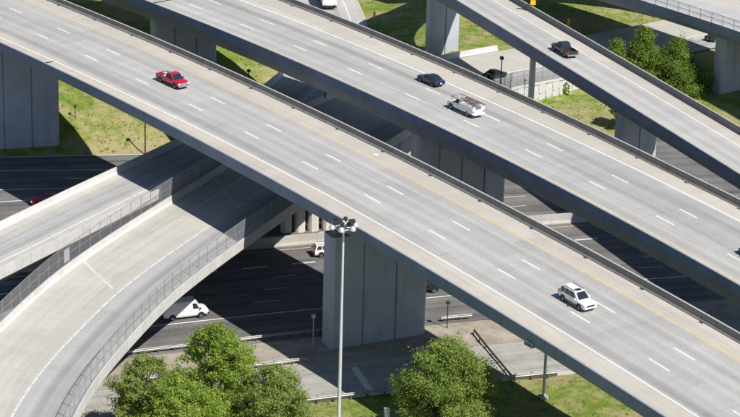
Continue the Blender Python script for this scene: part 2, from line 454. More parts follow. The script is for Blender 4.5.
A = ParamPath(-6.800028, 260.361580, 17.718533, -0.93356339, -0.00083755480, -0.023962722, -0.00016676442, 0.022501183)
B = ParamPath(12.343114, 278.511029, 17.465976, -0.94870894, -0.0013668528, -0.020917226, -0.00010719699, 0.0041173758)
class BentPath:
    """straight run that bends away at its far end"""
    def __init__(s, main, s_cut, k):
        s.main, s.c = main, s_cut; x, y, z, h, b, g_ = main.at(s_cut); s.tail = ParamPath(x, y, z, h, k, g_, 0.0, b)
    def at(s, t): return s.main.at(t) if t >= s.c else s.tail.at(t - s.c)
E_ = BentPath(ParamPath(20.2, 319.4, 15.7, RAD(-67.3), -0.0001, -0.004, -0.00002, 0.0), -30.0, 0.03)  # out-of-view end, bend invented to swing its shadow off the ramp road
C_ = SplinePath([(-72, 186, 9.8), (-62, 208, 9.8), (-50, 231, 9.8), (-38.3, 252.9, 9.8), (-31, 266.7, 9.8), (-21.5, 284.7, 9.6), (-15.3, 300, 9.0), (-10.9, 316, 8.4), (-8.4, 328, 7.6), (-6.8, 345, 5.6), (-6.2, 362, 3.2), (-6.6, 380, 1.4), (-8.5, 397, 0.9), (-13, 418, 0.8), (-24, 445, 0.8), (-42, 475, 0.8)])
D_ = SplinePath([(-33.0, 170, 9.6), (-33.7, 190, 9.6), (-33.3, 204.4, 9.6), (-31.9, 215.6, 9.6), (-29.4, 226.9, 9.6), (-26.9, 236.4, 9.6), (-24.1, 244.4, 9.6), (-20.5, 253.5, 9.6), (-14.4, 268.3, 9.5), (-8, 284, 9.3), (-2.0, 297.7, 9.0), (0.5, 303.4, 8.8), (7.2, 319.5, 6.9), (14.8, 336.8, 4.8), (22, 345, 4.1), (34, 357, 3.2), (47.8, 370, 2.5), (70, 389, 2.0), (110, 416, 1.8), (160, 446, 1.8)], 0.03)
F_ = SplinePath([(0, 398, 12.0), (18, 381, 11.9), (28, 371.3, 11.8), (36, 362.7, 11.7), (40.9, 357.1, 11.7), (46.4, 350.6, 11.6), (54.1, 340.2, 11.6), (62, 328, 11.5), (70, 313, 11.3), (80, 288, 11.0), (88, 262, 10.6)])
R_ = ParamPath(-5.51, 257.65, 0.0, RAD(19.3), -0.0014)          # edge line of the freeway's near carriageway

def yfar(x): return float(np.interp(x, [-400, -51, -36, -10, 20, 36, 60, 400], [255, 309.6, 311.8, 317.5, 324.5, 327, 331, 380]))
def r_y(x, off):                                                 # y of the line at an offset from R_
    x0 = x
    s = (x + 5.51) / math.cos(RAD(19.3))
    for _ in range(6):
        p = pt(R_, s, off); s += (x0 - p[0]) * 0.95
    return p[1]

# ------------------------------------------------------------------ ground
def hnoise(x, y):
    return 0.25 * math.sin(x * 0.21 + 1.3) * math.sin(y * 0.17) + 0.15 * math.sin(x * 0.53 + y * 0.41) + 0.07 * math.sin(x * 1.31 - y * 1.13)
def ground_z(x, y):
    yn = r_y(max(-150, min(170, x)), -8.6) if -150 < x < 170 else 150 + x * 0.3
    yf = yfar(x)
    n = hnoise(x, y)
    if y < yn - 17.5:
        return -0.05 - 0.02 * min(20, yn - 17.5 - y) + 0.4 * n * min(1, (yn - 17.5 - y) / 3)
    if y < yf + 0.5: return -0.25
    d = y - yf - 0.5
    low = min(0.7, d / 12.0) + 0.5 * n * min(1, d / 4)
    bank_ = float(np.interp(d, [0, 2, 5, 15, 21, 33, 60], [0.0, 1.0, 2.4, 5.5, 7.0, 9.0, 9.0])) + 0.5 * n * min(1, d / 4)
    cx = float(np.interp(y, [300, 316, 328, 345, 362, 380], [-15.3, -10.9, -8.4, -6.8, -6.2, -6.6]))
    wl = max(0.0, min(1.0, (cx - 3.5 - x) / 3.0)) * max(0.0, min(1.0, (400 - y) / 40.0))
    left = low * (1 - wl) + bank_ * wl
    if x < 2: 
        z = left
        w_ = 0
    else:
        s = D_.nearest(x, y); X, Y, Z, h, b, g = D_.at(s)
        off = -(x - X) * math.sin(h) + (y - Y) * math.cos(h)
        if off > -7.5 and x > 34 or off > -5.2: right = Z - 0.45 + max(0, off - 9) * 0.03 + (0.4 * n if off > 11 else 0)
        else: right = min(1.2, d * 0.1) + 0.4 * n * min(1, d / 3)
        w_ = min(1, (x - 2) / 10.0) if off > 9 else 1.0
        z = left * (1 - w_) + right * w_
    # road C at grade in the back
    s = C_.nearest(x, y); X, Y, Z, h, b, g = C_.at(s)
    off = -(x - X) * math.sin(h) + (y - Y) * math.cos(h)
    if Y > 345 and abs(off) < 9:
        k = max(0.0, min(1.0, (Y - 345) / 14)) * max(0, min(1, (9 - abs(off)) / 3.5))
        z = z * (1 - k) + (Z - 0.35) * k
    return z
xs = sorted(set([-3000, -1500, -700, -400, -250, -170] + list(range(-120, 131, 2)) + [150, 170, 250, 400, 700, 1500, 3000]))
ys = sorted(set([-1500, -600, -200, 0, 80, 130, 160, 180] + list(range(190, 430, 2)) + [440, 460, 500, 560, 700, 1000, 1600, 3000, 5000]))
g = MB()
for y in ys:
    for x in xs: g.v.append((x, y, ground_z(x, y)))
nx = len(xs)
for j in range(len(ys) - 1):
    for i in range(nx - 1):
        a = j * nx + i; g.f.append((a, a + 1, a + nx + 1, a + nx))
ground = g.build('ground', 'grass', smooth=60); tag(ground, 'green and straw coloured grass under the interchange', None, None, 'structure')

# freeway at ground level -------------------------------------------------
fr = sweep(R_, -150, 170, [(-8.4, 0.0), (-1.5, 0.0), (4, 0.0), (8, 0.0), (14.6, 0.0), (21.0, 0.0)], 4.0, closed=False)
freeway = fr.build('freeway_carriageway', 'asphalt'); tag(freeway, kind='structure')
mb = MB(); mb.uv = []
cols = list(range(-150, 171, 5))
for x in cols:
    y0 = r_y(x, 20.6); y1 = yfar(x)
    for k in range(7):
        y = y0 + (y1 - y0) * k / 6; mb.v.append((x, y, -0.006)); mb.uv.append((x * 0.97 + y * 0.2 + 300, -x * 0.2 + y * 0.97))
for i in range(len(cols) - 1):
    for k in range(6):
        a = i * 7 + k; mb.f.append((a, a + 7, a + 8, a + 1))
far_road = mb.build('far_carriageway', 'asphalt'); tag(far_road, kind='structure')

dash_me = MB()
def strip_mesh(name, L, w):
    m_ = MB(); m_.box((L / 2, 0, 0), (L, w, 0.004)); return m_.mesh(name)
DASH = {}
def dash(parent, path, s, off, L=3.05, w=0.19, mat='white', dz=0.012, name='lane_dash'):
    key = (L, w, mat)
    if key not in DASH:
        DASH[key] = strip_mesh('lane_dash', L, w); DASH[key].materials.append(M[mat])
    o = bpy.data.objects.new(name, DASH[key]); COL.objects.link(o)
    x, y, z, h, b, gr = path.at(s + L / 2)
    p = pt(path, s + L / 2, off, dz)
    ca, sa = math.cos(h), math.sin(h)
    c = Vector((ca, sa, gr)).normalized(); l = Vector((-sa, ca, b)).normalized(); u = c.cross(l)
    mt = Matrix.Identity(4)
    for i in range(3): mt[i][0] = c[i]; mt[i][1] = l[i]; mt[i][2] = u[i]; mt[i][3] = p[i] - c[i] * L / 2
    o.parent = parent
    if parent.type == 'EMPTY': o.matrix_parent_inverse = Matrix.Translation(-parent.location)
    o.matrix_basis = mt
    return o
def line(parent, path, s0, s1, off, w, mat, name='edge_line', dz=0.009, step=3.0):
    return sweep(path, s0, s1, [(off - w / 2, dz), (off + w / 2, dz)], step, closed=False).build(name, mat, parent)
for row, ph, L, w, per in ((1, -6.9, 3.05, .15, 12.19), (2, -4.7, 3.05, .15, 12.19), (3, -2.6, 3.05, .15, 12.19), (4, -5.15, 3.05, .34, 6.1)):
    k0 = int(-40 / per); k1 = int(70 / per)
    for k in range(k0, k1): dash(freeway, R_, ph + k * per, row * W, L, w, 'worn_white')
line(freeway, R_, -150, 170, 0, 0.2, 'white')
line(freeway, R_, -150, 170, 19.6, 0.2, 'yellow')
rb = MB()
for k in range(105):
    s = -40 + k * 0.6
    a, b = pt(R_, s, -1.35, 0.01), pt(R_, s + 0.25, -1.35, 0.01); c, d = pt(R_, s + 0.25, -1.0, 0.01), pt(R_, s, -1.0, 0.01)
    rb.quad(a, b, c, d)
tag(rb.build('rumble_strip', 'rumble', freeway), kind='stuff')
def straight(p, q, z): 
    h = math.atan2(q[1] - p[1], q[0] - p[0]); return ParamPath(p[0], p[1], z, h, 0.0), math.hypot(q[0] - p[0], q[1] - p[1])
for p, q, w, mat in (((-70, 301.2), (-14, 308.3), .2, 'white'), ((-70, 292.4), (-14, 301.9), .2, 'white'), ((-70, 284.5), (-25, 298.4), .2, 'white'),
                     ((-70, 306.5), (-10, 316.0), .2, 'white')):
    P_, L_ = straight(p, q, 0.0); line(far_road, P_, 0, L_, 0, w, mat, dz=0.006)
P_, L_ = straight((-66, 297.9), (-14, 305.0), 0.0)
for k in range(4): dash(far_road, P_, 1 + k * 12.19, 0, dz=0.006)
for off in (24.6, 28.3, 32.0):
    for k in range(-2, 8): dash(far_road, R_, k * 12.19 + off * 0.3, off, 3.05, .15, 'worn_white', dz=0.006)
line(far_road, R_, -60, 150, 22.6, .18, 'yellow', dz=0.006)

# dirt verge and service road ---------------------------------------------
dv = sweep(R_, -130, 150, [(-16.0, 0.0), (-13, 0.03), (-10, 0.05), (-8.2, 0.02)], 2.5, closed=False)
for i, v in enumerate(dv.v):
    dv.v[i] = (v[0], v[1], v[2] + 0.05 * math.sin(i * 1.7) * math.sin(i * 0.37))
verge = dv.build('dirt_verge', 'dirt', smooth=60); tag(verge, kind='structure')
sr = sweep(R_, -140, 160, [(-24.8, 0.10), (-20, 0.12), (-15.4, 0.10)], 4.0, closed=False)
service = sr.build('service_road', 'service'); tag(service, kind='structure')
kb = sweep(R_, -140, 160, [(-25.0, 0.22), (-24.7, 0.22), (-24.7, -0.1), (-25.0, -0.1)], 4.0)
kb.build('kerb', 'barrier_white', service)
gm = MB(); a = Vector((-1.25, 240.46, 0.13)); b = Vector((0.8, 233.4, 0.13)); nn = Vector((0.96, 0.28, 0)) * 0.4
gm.quad(a - nn, b - nn, b + nn, a + nn); gm.build('gore_stripe', 'worn_white', service)
line(service, R_, -140, 160, -16.1, 0.12, 'pale_yellow', dz=0.128)

# ------------------------------------------------------------------ bridges
def barrier_profile(side, edge, h=0.85, drop=0.5):
    """New Jersey shape; edge = outer face offset, side = +1 (left) / -1"""
    p = [(-0.44, 0.004), (-0.44, 0.08), (-0.26, 0.32), (-0.20, h), (0.0, h), (0.0, -drop + 0.12), (-0.06, -drop), (-0.30, -drop - 0.004)]
    pr = [(edge + side * x, z) for x, z in p]
    return pr if side < 0 else pr[::-1]
def pier(parent, cx, cy, hd, length, thick, z0, z1, npan=3, mat='pier', cap=0.0, bear=0.3, bear_n=4, name='pier'):
    """wall pier: a core with proud vertical pilasters and recessed joints between them"""
    ca, sa = math.cos(hd), math.sin(hd)
    ch = min(0.35, thick * 0.2); hl, ht = length / 2, thick / 2
    def W_(u, v): return (cx + u * ca - v * sa, cy + u * sa + v * ca)
    core = [(-hl + .3, -ht + .18), (hl - .3, -ht + .18), (hl - .3, ht - .18), (-hl + .3, ht - .18)]
    mb = MB(); mb.prism([W_(*p) for p in core], z0, z1 - 0.02)
    o = mb.build(name, mat, parent)
    gap = 0.22; pw = (length - gap * (npan - 1)) / npan
    for k in range(npan):
        u0 = -hl + k * (pw + gap); u1 = u0 + pw
        l_ = ch if k == 0 else 0.03; r_ = ch if k == npan - 1 else 0.03
        pts = [(u0 + l_, -ht), (u1 - r_, -ht), (u1, -ht + r_), (u1, ht - r_), (u1 - r_, ht), (u0 + l_, ht), (u0, ht - l_), (u0, -ht + l_)]
        MB().prism([W_(*p) for p in pts], z0 - 0.3, z1).build('pilaster', mat, o)
    for k in range(bear_n):
        u = -hl + length * (k + 0.5) / bear_n
        c = W_(u, 0); MB().box((c[0], c[1], z1 + bear / 2 + .002), (0.9 if bear < .8 else 1.8, min(1.1, thick * .6), bear), hd).build('bearing', 'girder', o)
    if cap:
        pts = [(-hl - .25, -ht - .2), (hl + .25, -ht - .2), (hl + .25, ht + .2), (-hl - .25, ht + .2)]
        MB().prism([W_(*p) for p in pts], z1 + 0.003, z1 + cap).build('pier_cap', mat, o)
    return o
def bridge(name, label, cat, path, s0, s1, right, left, pave, loc, bmat='barrier', girders=None, gdepth=1.9, step=3.0, bh=0.85, slab=0.42, lo=None):
    root = thing(name, label, cat, loc)
    lo = lo or (lambda t: 0.0)
    def two(prof_r, prof_l, nm, mat):
        mb = MB(); mb.uv = []; st = stations(s0, s1, step)
        prof = [(o, d, 0) for o, d in prof_r] + [(o, d, 1) for o, d in prof_l]; n = len(prof)
        for t in st:
            for o, d, f in prof:
                oo = o + (lo(t) if f else 0); mb.v.append(pt(path, t, oo, d)); mb.uv.append((t, oo))
        return mb, st, n
    # roadway sheet
    mb, st, n = two([(right + 0.05, 0.004)], [(left - 0.05, 0.004)], 'roadway', pave)
    for i in range(len(st) - 1): a = i * 2; mb.f.append((a, a + 2, a + 3, a + 1))
    mb.build('roadway', pave, root)
    # slab
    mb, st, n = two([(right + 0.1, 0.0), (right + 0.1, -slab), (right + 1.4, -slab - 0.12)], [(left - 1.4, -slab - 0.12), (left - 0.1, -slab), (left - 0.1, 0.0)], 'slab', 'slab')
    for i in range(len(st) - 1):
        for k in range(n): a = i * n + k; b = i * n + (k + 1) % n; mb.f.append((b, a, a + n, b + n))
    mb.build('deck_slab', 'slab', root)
    sweep(path, s0, s1, barrier_profile(-1, right, bh, slab + 0.08), step).build('barrier', bmat, root)
    sweep(path, s0, s1, barrier_profile(1, left, bh, slab + 0.08), step, offs=lo).build('barrier', 'barrier_soot_shade' if bmat == 'barrier' else bmat, root)
    if bmat == 'barrier':
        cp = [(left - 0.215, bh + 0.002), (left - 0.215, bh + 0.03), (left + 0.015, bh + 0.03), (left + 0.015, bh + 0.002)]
        sweep(path, s0, s1, cp[::-1], step, offs=lo).build('barrier_sunlit_top', 'median', root)  # added pale strip: sunlight on the barrier top, put into its colour
    for (o0, o1) in (girders or []):
        w = (o1 - o0) * 0.12
        sweep(path, s0, s1, [(o0, -slab - 0.13), (o0 + w, -slab - gdepth), (o1 - w, -slab - gdepth), (o1, -slab - 0.13)], step).build('girder', 'girder', root)
    return root

near_overpass = bridge('overpass', 'long three-lane concrete overpass crossing the middle, carrying the red pickup and the white SUV', 'overpass',
                       A, -140, 112, -9.3, 8.45, 'pave_main', (A.at(0)[0], A.at(0)[1], 0), girders=[(-6.3, -1.2), (1.2, 6.0)], gdepth=2.2)
for k in range(-11, 9):
    dash(near_overpass, A, k * 12.192, W / 2)
    dash(near_overpass, A, k * 12.192 + 0.63, -W / 2)
p = pt(A, 52.6, -9.3, -0.42); MB().box(p, (1.2, 0.5, 0.45), RAD(-55)).build('drain_box', 'slab', near_overpass)
lw = lambda t: -5.45 - max(0.0, (10 - t)) * 0.0165
sweep(A, -140, 112, [(-0.09, 0.011), (0.09, 0.011)], 3, closed=False, offs=lw).build('edge_line', 'white', near_overpass)
line(near_overpass, A, -140, 112, 5.5, .22, 'yellow')

blo = lambda t: 1.9 * max(0.0, min(1.0, (30 - t) / 85.0))
far_overpass = bridge('overpass', 'long three-lane concrete overpass behind the near one, carrying the utility truck with ladder racks', 'overpass',
                      B, -140, 120, -7.55, 8.55, 'pave_back', (B.at(0)[0], B.at(0)[1], 0), girders=[(-6.6, -3.9), (-1.6, 1.2), (3.8, 6.6)], gdepth=1.75, lo=blo)
for k in range(-16, 10):
    dash(far_overpass, B, k * 12.192, W / 2)
    dash(far_overpass, B, k * 12.192 + 0.485, -W / 2)
line(far_overpass, B, -140, 120, 5.55, .2, 'white')
line(far_overpass, B, -140, 120, -5.6, .15, 'pale_yellow')
for root, path, s0, s1, off, lo_ in ((near_overpass, A, -100, 90, 7.86, None), (far_overpass, B, -100, 100, 7.9, blo)):
    for k in range(int((s1 - s0) / 9.15)):
        s_ = s0 + k * 9.15 + 2.0
        dash(root, path, s_, off + (lo_(s_) if lo_ else 0), 0.5, 0.25, 'joint', 0.016, 'drain')
# expansion joint across the deck in the upper left
x0 = -62.4
sweep(B, -64.15, -63.75, [(-7.1, 0.014), (-2.6, 0.014)], 0.4, closed=False).build('expansion_joint', 'joint', far_overpass)

ramp_e = bridge('overpass', 'narrow single-lane concrete overpass in the upper right carrying the dark pickup', 'overpass',
                E_, -120, 110, -0.5, 8.85, 'pave_e', (22, 322, 0), girders=[(0.9, 3.1), (5.2, 7.4)], gdepth=1.6)
line(ramp_e, E_, -120, 110, 6.15, .14, 'white'); line(ramp_e, E_, -120, 110, 1.15, .14, 'pale_yellow')

ramp_c = bridge('ramp_bridge', 'straight single-lane concrete ramp passing under the near overpass from the left edge', 'ramp',
                C_, 0, C_.nearest(-6.2, 362), -4.55, 4.55, 'pave_c', (-31, 266.7, 0), 'barrier_white', girders=[(-3.4, -1.2), (1.2, 3.4)], gdepth=1.3)
line(ramp_c, C_, 0, C_.nearest(-6.2, 362), -2.0, .14, 'white'); line(ramp_c, C_, 0, C_.nearest(-6.2, 362), 3.0, .14, 'pale_yellow')

sDw = D_.nearest(9.5, 324)
dlo = lambda t: 2.6 * max(0.0, min(1.0, (t - D_.nearest(-5, 291)) / 14.0))
ramp_d = bridge('ramp_bridge', 'curved concrete ramp with fenced barriers and a wide striped gore, lower left', 'ramp',
                D_, 0, sDw, -6.1, 7.6, 'pave_d', (-26, 240, 0), 'barrier_white', girders=[(-4.8, -2.2), (-0.6, 2.0), (3.6, 6.2)], gdepth=1.3, lo=dlo)
for k in range(int(sDw / 2.1)):
    dash(ramp_d, D_, k * 2.1, 0.0, 1.85, .15, 'worn_white')
line(ramp_d, D_, D_.nearest(-17.5, 263), sDw, 4.2, .12, 'worn_white')
for p, q in (((-31.6, 245.3), (-27.4, 237.7)), ((-19.0, 274.9), (-15.6, 265.0))):
    mb = MB(); P0, P1 = Vector((*p, 0)), Vector((*q, 0)); d = (P1 - P0).normalized(); nn = Vector((-d.y, d.x, 0)) * 0.17
    ring = []
    for k in range(5):
        c = P0.lerp(P1, k / 4)
        for sgn in (-1, 1):
            w_ = c + nn * sgn; s = D_.nearest(w_.x, w_.y); X, Y, Z, h, b, gr = D_.at(s)
            off = -(w_.x - X) * math.sin(h) + (w_.y - Y) * math.cos(h); ring.append((w_.x, w_.y, Z + b * off + 0.014))
    for k in range(4): mb.quad(ring[2 * k], ring[2 * k + 2], ring[2 * k + 3], ring[2 * k + 1])
    mb.build('gore_stripe', 'faint_white', ramp_d)

fly = bridge('flyover', 'fenced concrete flyover in the top right corner above the grass', 'flyover',
             F_, 0, F_.length, -0.3, 17.3, 'pave_f', (52, 346, 0), girders=[(1.2, 4.0), (12.4, 15.2)], gdepth=1.2, bh=0.9)
line(fly, F_, 0, F_.length, 2.6, .15, 'white'); line(fly, F_, 0, F_.length, 14.2, .15, 'yellow')

# at-grade continuations of the two ramps
sC0, sC1 = C_.nearest(-6.2, 362), C_.length
rc = sweep(C_, sC0, sC1, [(-5.2, 0.0), (5.2, 0.0)], 4, closed=False).build('ramp_road', 'pave_c'); tag(rc, kind='structure')
line(rc, C_, sC0, sC1, -2.6, .16, 'white'); line(rc, C_, sC0, sC1, 3.0, .16, 'pale_yellow')
rd = sweep(D_, sDw, D_.length, [(-5.9, 0.0), (9.6, 0.0)], 4, closed=False).build('merge_road', 'pave_d'); tag(rd, kind='structure')
line(rd, D_, sDw, D_.length, 0.4, .14, 'white'); line(rd, D_, sDw, D_.length, 8.0, .14, 'pale_yellow')
sweep(D_, sDw, D_.nearest(26, 349), barrier_profile(1, 10.2, .85, .3), 3).build('barrier', 'barrier_white', rd)

# piers
def path_pier(root, path, s, off, hd, L, T, top, n=3, z0=-0.3, **kw):
    x, y, z = pt(path, s, off); return pier(root, x, y, hd, L, T, z0, z + top, n, **kw)
u28 = (math.cos(RAD(27)), math.sin(RAD(27)))
def corner_pier(root, fx, fy, hd, L, T, z0, z1, n, **kw):
    """front-left corner given"""
    ca, sa = math.cos(hd), math.sin(hd); cx = fx + ca * L / 2 - sa * T / 2; cy = fy + sa * L / 2 + ca * T / 2
    return pier(root, cx, cy, hd, L, T, z0, z1, n, **kw)
corner_pier(near_overpass, -4.0, 245.4, RAD(26), 12.0, 2.6, -0.3, 13.3, 3, bear=1.45)
hd = RAD(12); corner_pier(near_overpass, -43.3 - 15 * math.cos(hd), 312.9 - 15 * math.sin(hd), hd, 15.0, 2.6, -0.3, 15.4, 4)
path_pier(near_overpass, A, 92, 0, RAD(26), 12, 2.6, -2.75, 3)
path_pier(far_overpass, B, -64.5, 0, RAD(22), 9.4, 2.4, -2.25, 3)
path_pier(far_overpass, B, -2.6, 0.0, RAD(20), 12.0, 2.6, -2.25, 4)
path_pier(far_overpass, B, 66, 0.0, RAD(20), 12.0, 2.6, -2.25, 4)
path_pier(ramp_e, E_, -39.0, 4.2, RAD(24), 5.0, 2.2, -2.1, 2)
path_pier(ramp_e, E_, 27.0, 4.2, RAD(20), 5.4, 2.2, -2.1, 2)
path_pier(ramp_e, E_, 80.0, 4.2, RAD(20), 5.4, 2.2, -2.1, 2)
hd = RAD(37); corner_pier(fly, 52.7, 345.6, hd, 10.5, 2.3, -0.3, 10.0, 2, cap=0.0)
for k, (x, y) in enumerate(((-10.6, 283.2), (-8.9, 283.7), (-7.2, 284.2), (-5.4, 284.8))):
    pier(ramp_d, x, y, RAD(17), 1.25, 1.4, -0.2, 7.6 - 0.1 * k, 1, mat='pier_light', name='column', bear_n=0)
for s, off in ((46, 0.6), (28, 0.6)): path_pier(ramp_d, D_, s, off, RAD(20), 7.0, 1.6, -1.8, 2)
for s in (30, 64): path_pier(ramp_c, C_, s, 0, RAD(-28), 5.0, 1.6, -1.8, 2)
path_pier(ramp_c, C_, C_.nearest(-19, 290), 0, RAD(15), 5.0, 1.6, -1.8, 2)
path_pier(ramp_d, D_, D_.nearest(4, 311), 0, RAD(15), 9.0, 1.6, -1.8, 2)

# slim column under the upper right overpass
pier(ramp_e, 22.2, 320.2, RAD(23), 0.75, 0.7, 0, 13.7, 1, name='column', mat='pier_light', bear_n=0)

# ------------------------------------------------------------------ median barrier
med = sweep(R_, -80, 150, [(20.7, -0.1), (20.7, 0.1), (20.95, 0.4), (21.05, 1.2), (21.4, 1.2), (21.5, 0.4), (21.75, 0.1), (21.75, -0.1)][::-1], 3)
median = med.build('median_barrier', 'median'); tag(median, 'long pale concrete median barrier on the freeway below', 'barrier')

# ------------------------------------------------------------------ retaining wall of panels
wall = thing('retaining_wall', 'pale concrete panel retaining wall below the fenced road, upper right', 'wall', (20, 328, 0))
s_a, s_b = D_.nearest(8.5, 322), D_.nearest(33, 356)
sweep(D_, s_a, s_b, [(-6.3, 0.25), (-5.95, 0.25), (-5.95, -7.5), (-6.15, -7.5), (-6.15, -0.1), (-6.3, -0.1)], 2.5).build('coping', 'barrier_white', wall)
PW, PH = 1.55, 1.5
pm = MB(); ch = 0.03
c_ = [(0.02, 0.35), (0.3, 0.02), (PW - .3, 0.02), (PW - 0.02, 0.35), (PW - 0.02, PH - .35), (PW - .3, PH - .02), (.3, PH - .02), (0.02, PH - .35)]
i0 = len(pm.v); pm.v += [(a, -0.12, b) for a, b in c_] + [(a, 0.0, b) for a, b in c_]
pm.f.append(tuple(range(8))); pm.f.append(tuple(range(15, 7, -1)))
for k in range(8): pm.f.append((k, k + 8, (k + 1) % 8 + 8, (k + 1) % 8))
panel_me = pm.mesh('panel'); panel_me.materials.append(M['panel'])
s = s_a; ci = 0
while s < s_b - PW:
    x, y, z, h, b, gr = D_.at(s)
    p = pt(D_, s, -6.15); q = pt(D_, s + PW, -6.15); hh = math.atan2(q[1] - p[1], q[0] - p[0])
    for r in range(5):
        zt = p[2] - 0.12 - (r + 1) * PH + (PH / 2 if ci % 2 else 0)
        if zt + PH > p[2] + 0.1 : continue
        if zt + PH < ground_z(p[0] + 1, p[1] - 1) - 0.2 and ground_z(p[0] + 1, p[1] - 1) < 3: continue
        o = bpy.data.objects.new('panel', panel_me); COL.objects.link(o); o.parent = wall
        o.matrix_parent_inverse = Matrix.Translation(-wall.location)
        o.location = (p[0] + random.uniform(-.01, .01), p[1] - 0.012 + random.uniform(-.015, .015), zt); o.rotation_euler = (0, 0, hh)
    s += PW; ci += 1

# ------------------------------------------------------------------ chain link fences
def fence(label, path, s0, s1, off, base, h=2.2, sp=2.4, group='chain link fences on the ramp barriers', wire=0.0048, mesh_step=0.13, mat='fence_dark'):
    x, y, z = pt(path, (s0 + s1) / 2, off, base)
    root = thing('chain_link_fence', label, 'fence', (x, y, z), group)
    n = int((s1 - s0) / sp)
    posts = []
    pm = MB().tube((0, 0, 0), (0, 0, h + 0.05), 0.038, n=6).mesh('post'); pm.materials.append(M[mat])
    for k in range(n + 1):
        p = pt(path, s0 + k * sp, off, base); posts.append(p)
        o = bpy.data.objects.new('post', pm); COL.objects.link(o); o.parent = root
        o.matrix_parent_inverse = Matrix.Translation(-root.location); o.location = p
    for dz in (0.06, h / 2, h):
        mb = MB()
        for a, b in zip(posts, posts[1:]): mb.tube((a[0], a[1], a[2] + dz), (b[0], b[1], b[2] + dz), 0.03, n=5, cap=False)
        mb.build('rail', mat, root)
    mb = MB(); r = 0.0042
    L = n * sp; cnt = int(L / mesh_step)
    for dirn in (1, -1):
        for k in range(-int(h / mesh_step), cnt + int(h / mesh_step)):
            ua, ub = k * mesh_step, k * mesh_step + h
            za, zb = (0.0, h) if dirn == 1 else (h, 0.0)
            # clip to the run
            if ub <= 0 or ua >= L: continue
            t0, t1 = max(0, (0 - ua) / h), min(1, (L - ua) / h)
            A0 = pt(path, s0 + ua + t0 * h, off, base + za + (zb - za) * t0); A1 = pt(path, s0 + ua + t1 * h, off, base + za + (zb - za) * t1)
            mb.tube(A0, A1, wire, n=3, cap=False)
    tag(mb.build('wire_mesh', mat, root), kind='stuff')
    return root, posts
sFL0, sFL1 = D_.nearest(-34.2, 196), D_.nearest(-14, 268)
fl, pl_ = fence('tall chain link fence on the inner barrier, between the two left ramps', D_, sFL0 + 2, sFL1 + 26, 7.5, 0.85)
fr_, pr_ = fence('chain link fence along the outer barrier of the curved ramp', D_, sFL0 - 8, sFL1 + 28, -6.0, 0.85, 2.2, mat='fence_dark', wire=0.0052)
fence('chain link fence standing on the panel retaining wall', D_, s_a + 4, s_b - 6, -6.12, 0.25, 2.2)
fence('chain link fence on the near barrier of the flyover, top right', F_, 30, F_.length - 20, -0.2, 0.9, 1.6, 2.4)
# white panels tied to the fence
for p, lab in ((pl_[int(len(pl_) * 0.0)], None),):
    pass
def fence_panel(label, x, y, z, hd):
    o = MB().box((0, 0, 0), (1.3, 0.05, 1.5)).build('fence_panel', 'fence_panel'); o.location = (x, y, z); o.rotation_euler = (0, 0, hd)
    return tag(o, label, 'panel', 'white panels tied to the inner fence')
sp1 = D_.nearest(-25.7, 239.9)
def on_fence(px, py):
    s = D_.nearest(px, py); p = pt(D_, s, 7.42, 1.95); return (*p, D_.at(s)[3])
fence_panel('pale grey panel tied to the inner fence in the sunlight, beside the left ramp', *on_fence(-26.0, 239.4))
fence_panel('pale panel tied to the inner fence in the shade of the near overpass', *on_fence(-14.2, 268.8))

# ------------------------------------------------------------------ guardrails
def guardrail(label, pts, sp=1.9, h=0.72, mat='rail', name='guardrail', post_side=-1, pw=0.18):
    root = thing(name, label, 'guardrail', (pts[0][0], pts[0][1], 0.0), 'guardrails by the service road')
    P = np.array(pts, float); L = np.concatenate([[0], np.cumsum(np.hypot(*np.diff(P, axis=0).T))])
    def pos(s): return np.interp(s, L, P[:, 0]), np.interp(s, L, P[:, 1])
    prof = [(-0.02, -0.16), (0.05, -0.1), (-0.01, -0.03), (-0.01, 0.03), (0.05, 0.1), (-0.02, 0.16), (-0.05, 0.16), (-0.03, 0.0), (-0.05, -0.16)]
    st = stations(0, L[-1], 2.0); mb = MB(); n = len(prof)
    for i, s in enumerate(st):
        x, y = pos(s); x2, y2 = pos(min(s + .1, L[-1])); x1, y1 = pos(max(s - .1, 0)); hh = math.atan2(y2 - y1, x2 - x1)
        for o, z in prof: mb.v.append((x + math.sin(hh) * o, y - math.cos(hh) * o, h - 0.15 + z))
    for i in range(len(st) - 1):
        for k in range(n): a = i * n + k; b = i * n + (k + 1) % n; mb.f.append((a, b, b + n, a + n))
    mb.f.append(tuple(range(n))); e = (len(st) - 1) * n; mb.f.append(tuple(e + k for k in reversed(range(n))))
    mb.build('rail', mat, root, smooth=40)
    me = MB().box((0, 0, h / 2 - 0.1), (pw, pw, h + 0.2)).mesh('post'); me.materials.append(M['post'])
    s = 0.4
    while s < L[-1]:
        x, y = pos(s); x2, y2 = pos(min(s + .1, L[-1])); hh = math.atan2(y2 - pos(s - .1)[1], x2 - pos(s - .1)[0])
        o = bpy.data.objects.new('post', me); COL.objects.link(o); o.parent = root; o.matrix_parent_inverse = Matrix.Translation(-root.location)
        o.location = (x - math.sin(hh) * 0.16 * -post_side, y + math.cos(hh) * 0.16 * -post_side, 0.02); o.rotation_euler = (0, 0, hh); s += sp
    return root
rp = lambda s0, s1, off: [pt(R_, s, off)[:2] for s in stations(s0, s1, 4)]
guardrail('long steel guardrail along the freeway shoulder, left of the big pier', rp(-45, 1.5, -7.6))
guardrail('short steel guardrail along the freeway shoulder, right of the big pier', rp(12.4, 16.2, -7.6))
guardrail('steel guardrail on the dirt strip beside the service road, left of the pole', rp(-26, -6.2, -15.0))
guardrail('steel guardrail at the grassy edge of the service road, around the tall mast', rp(-13, 1.2, -25.4))
guardrail('steel guardrail at the grass edge below the overpass on the right', rp(12.5, 20.3, -25.4))
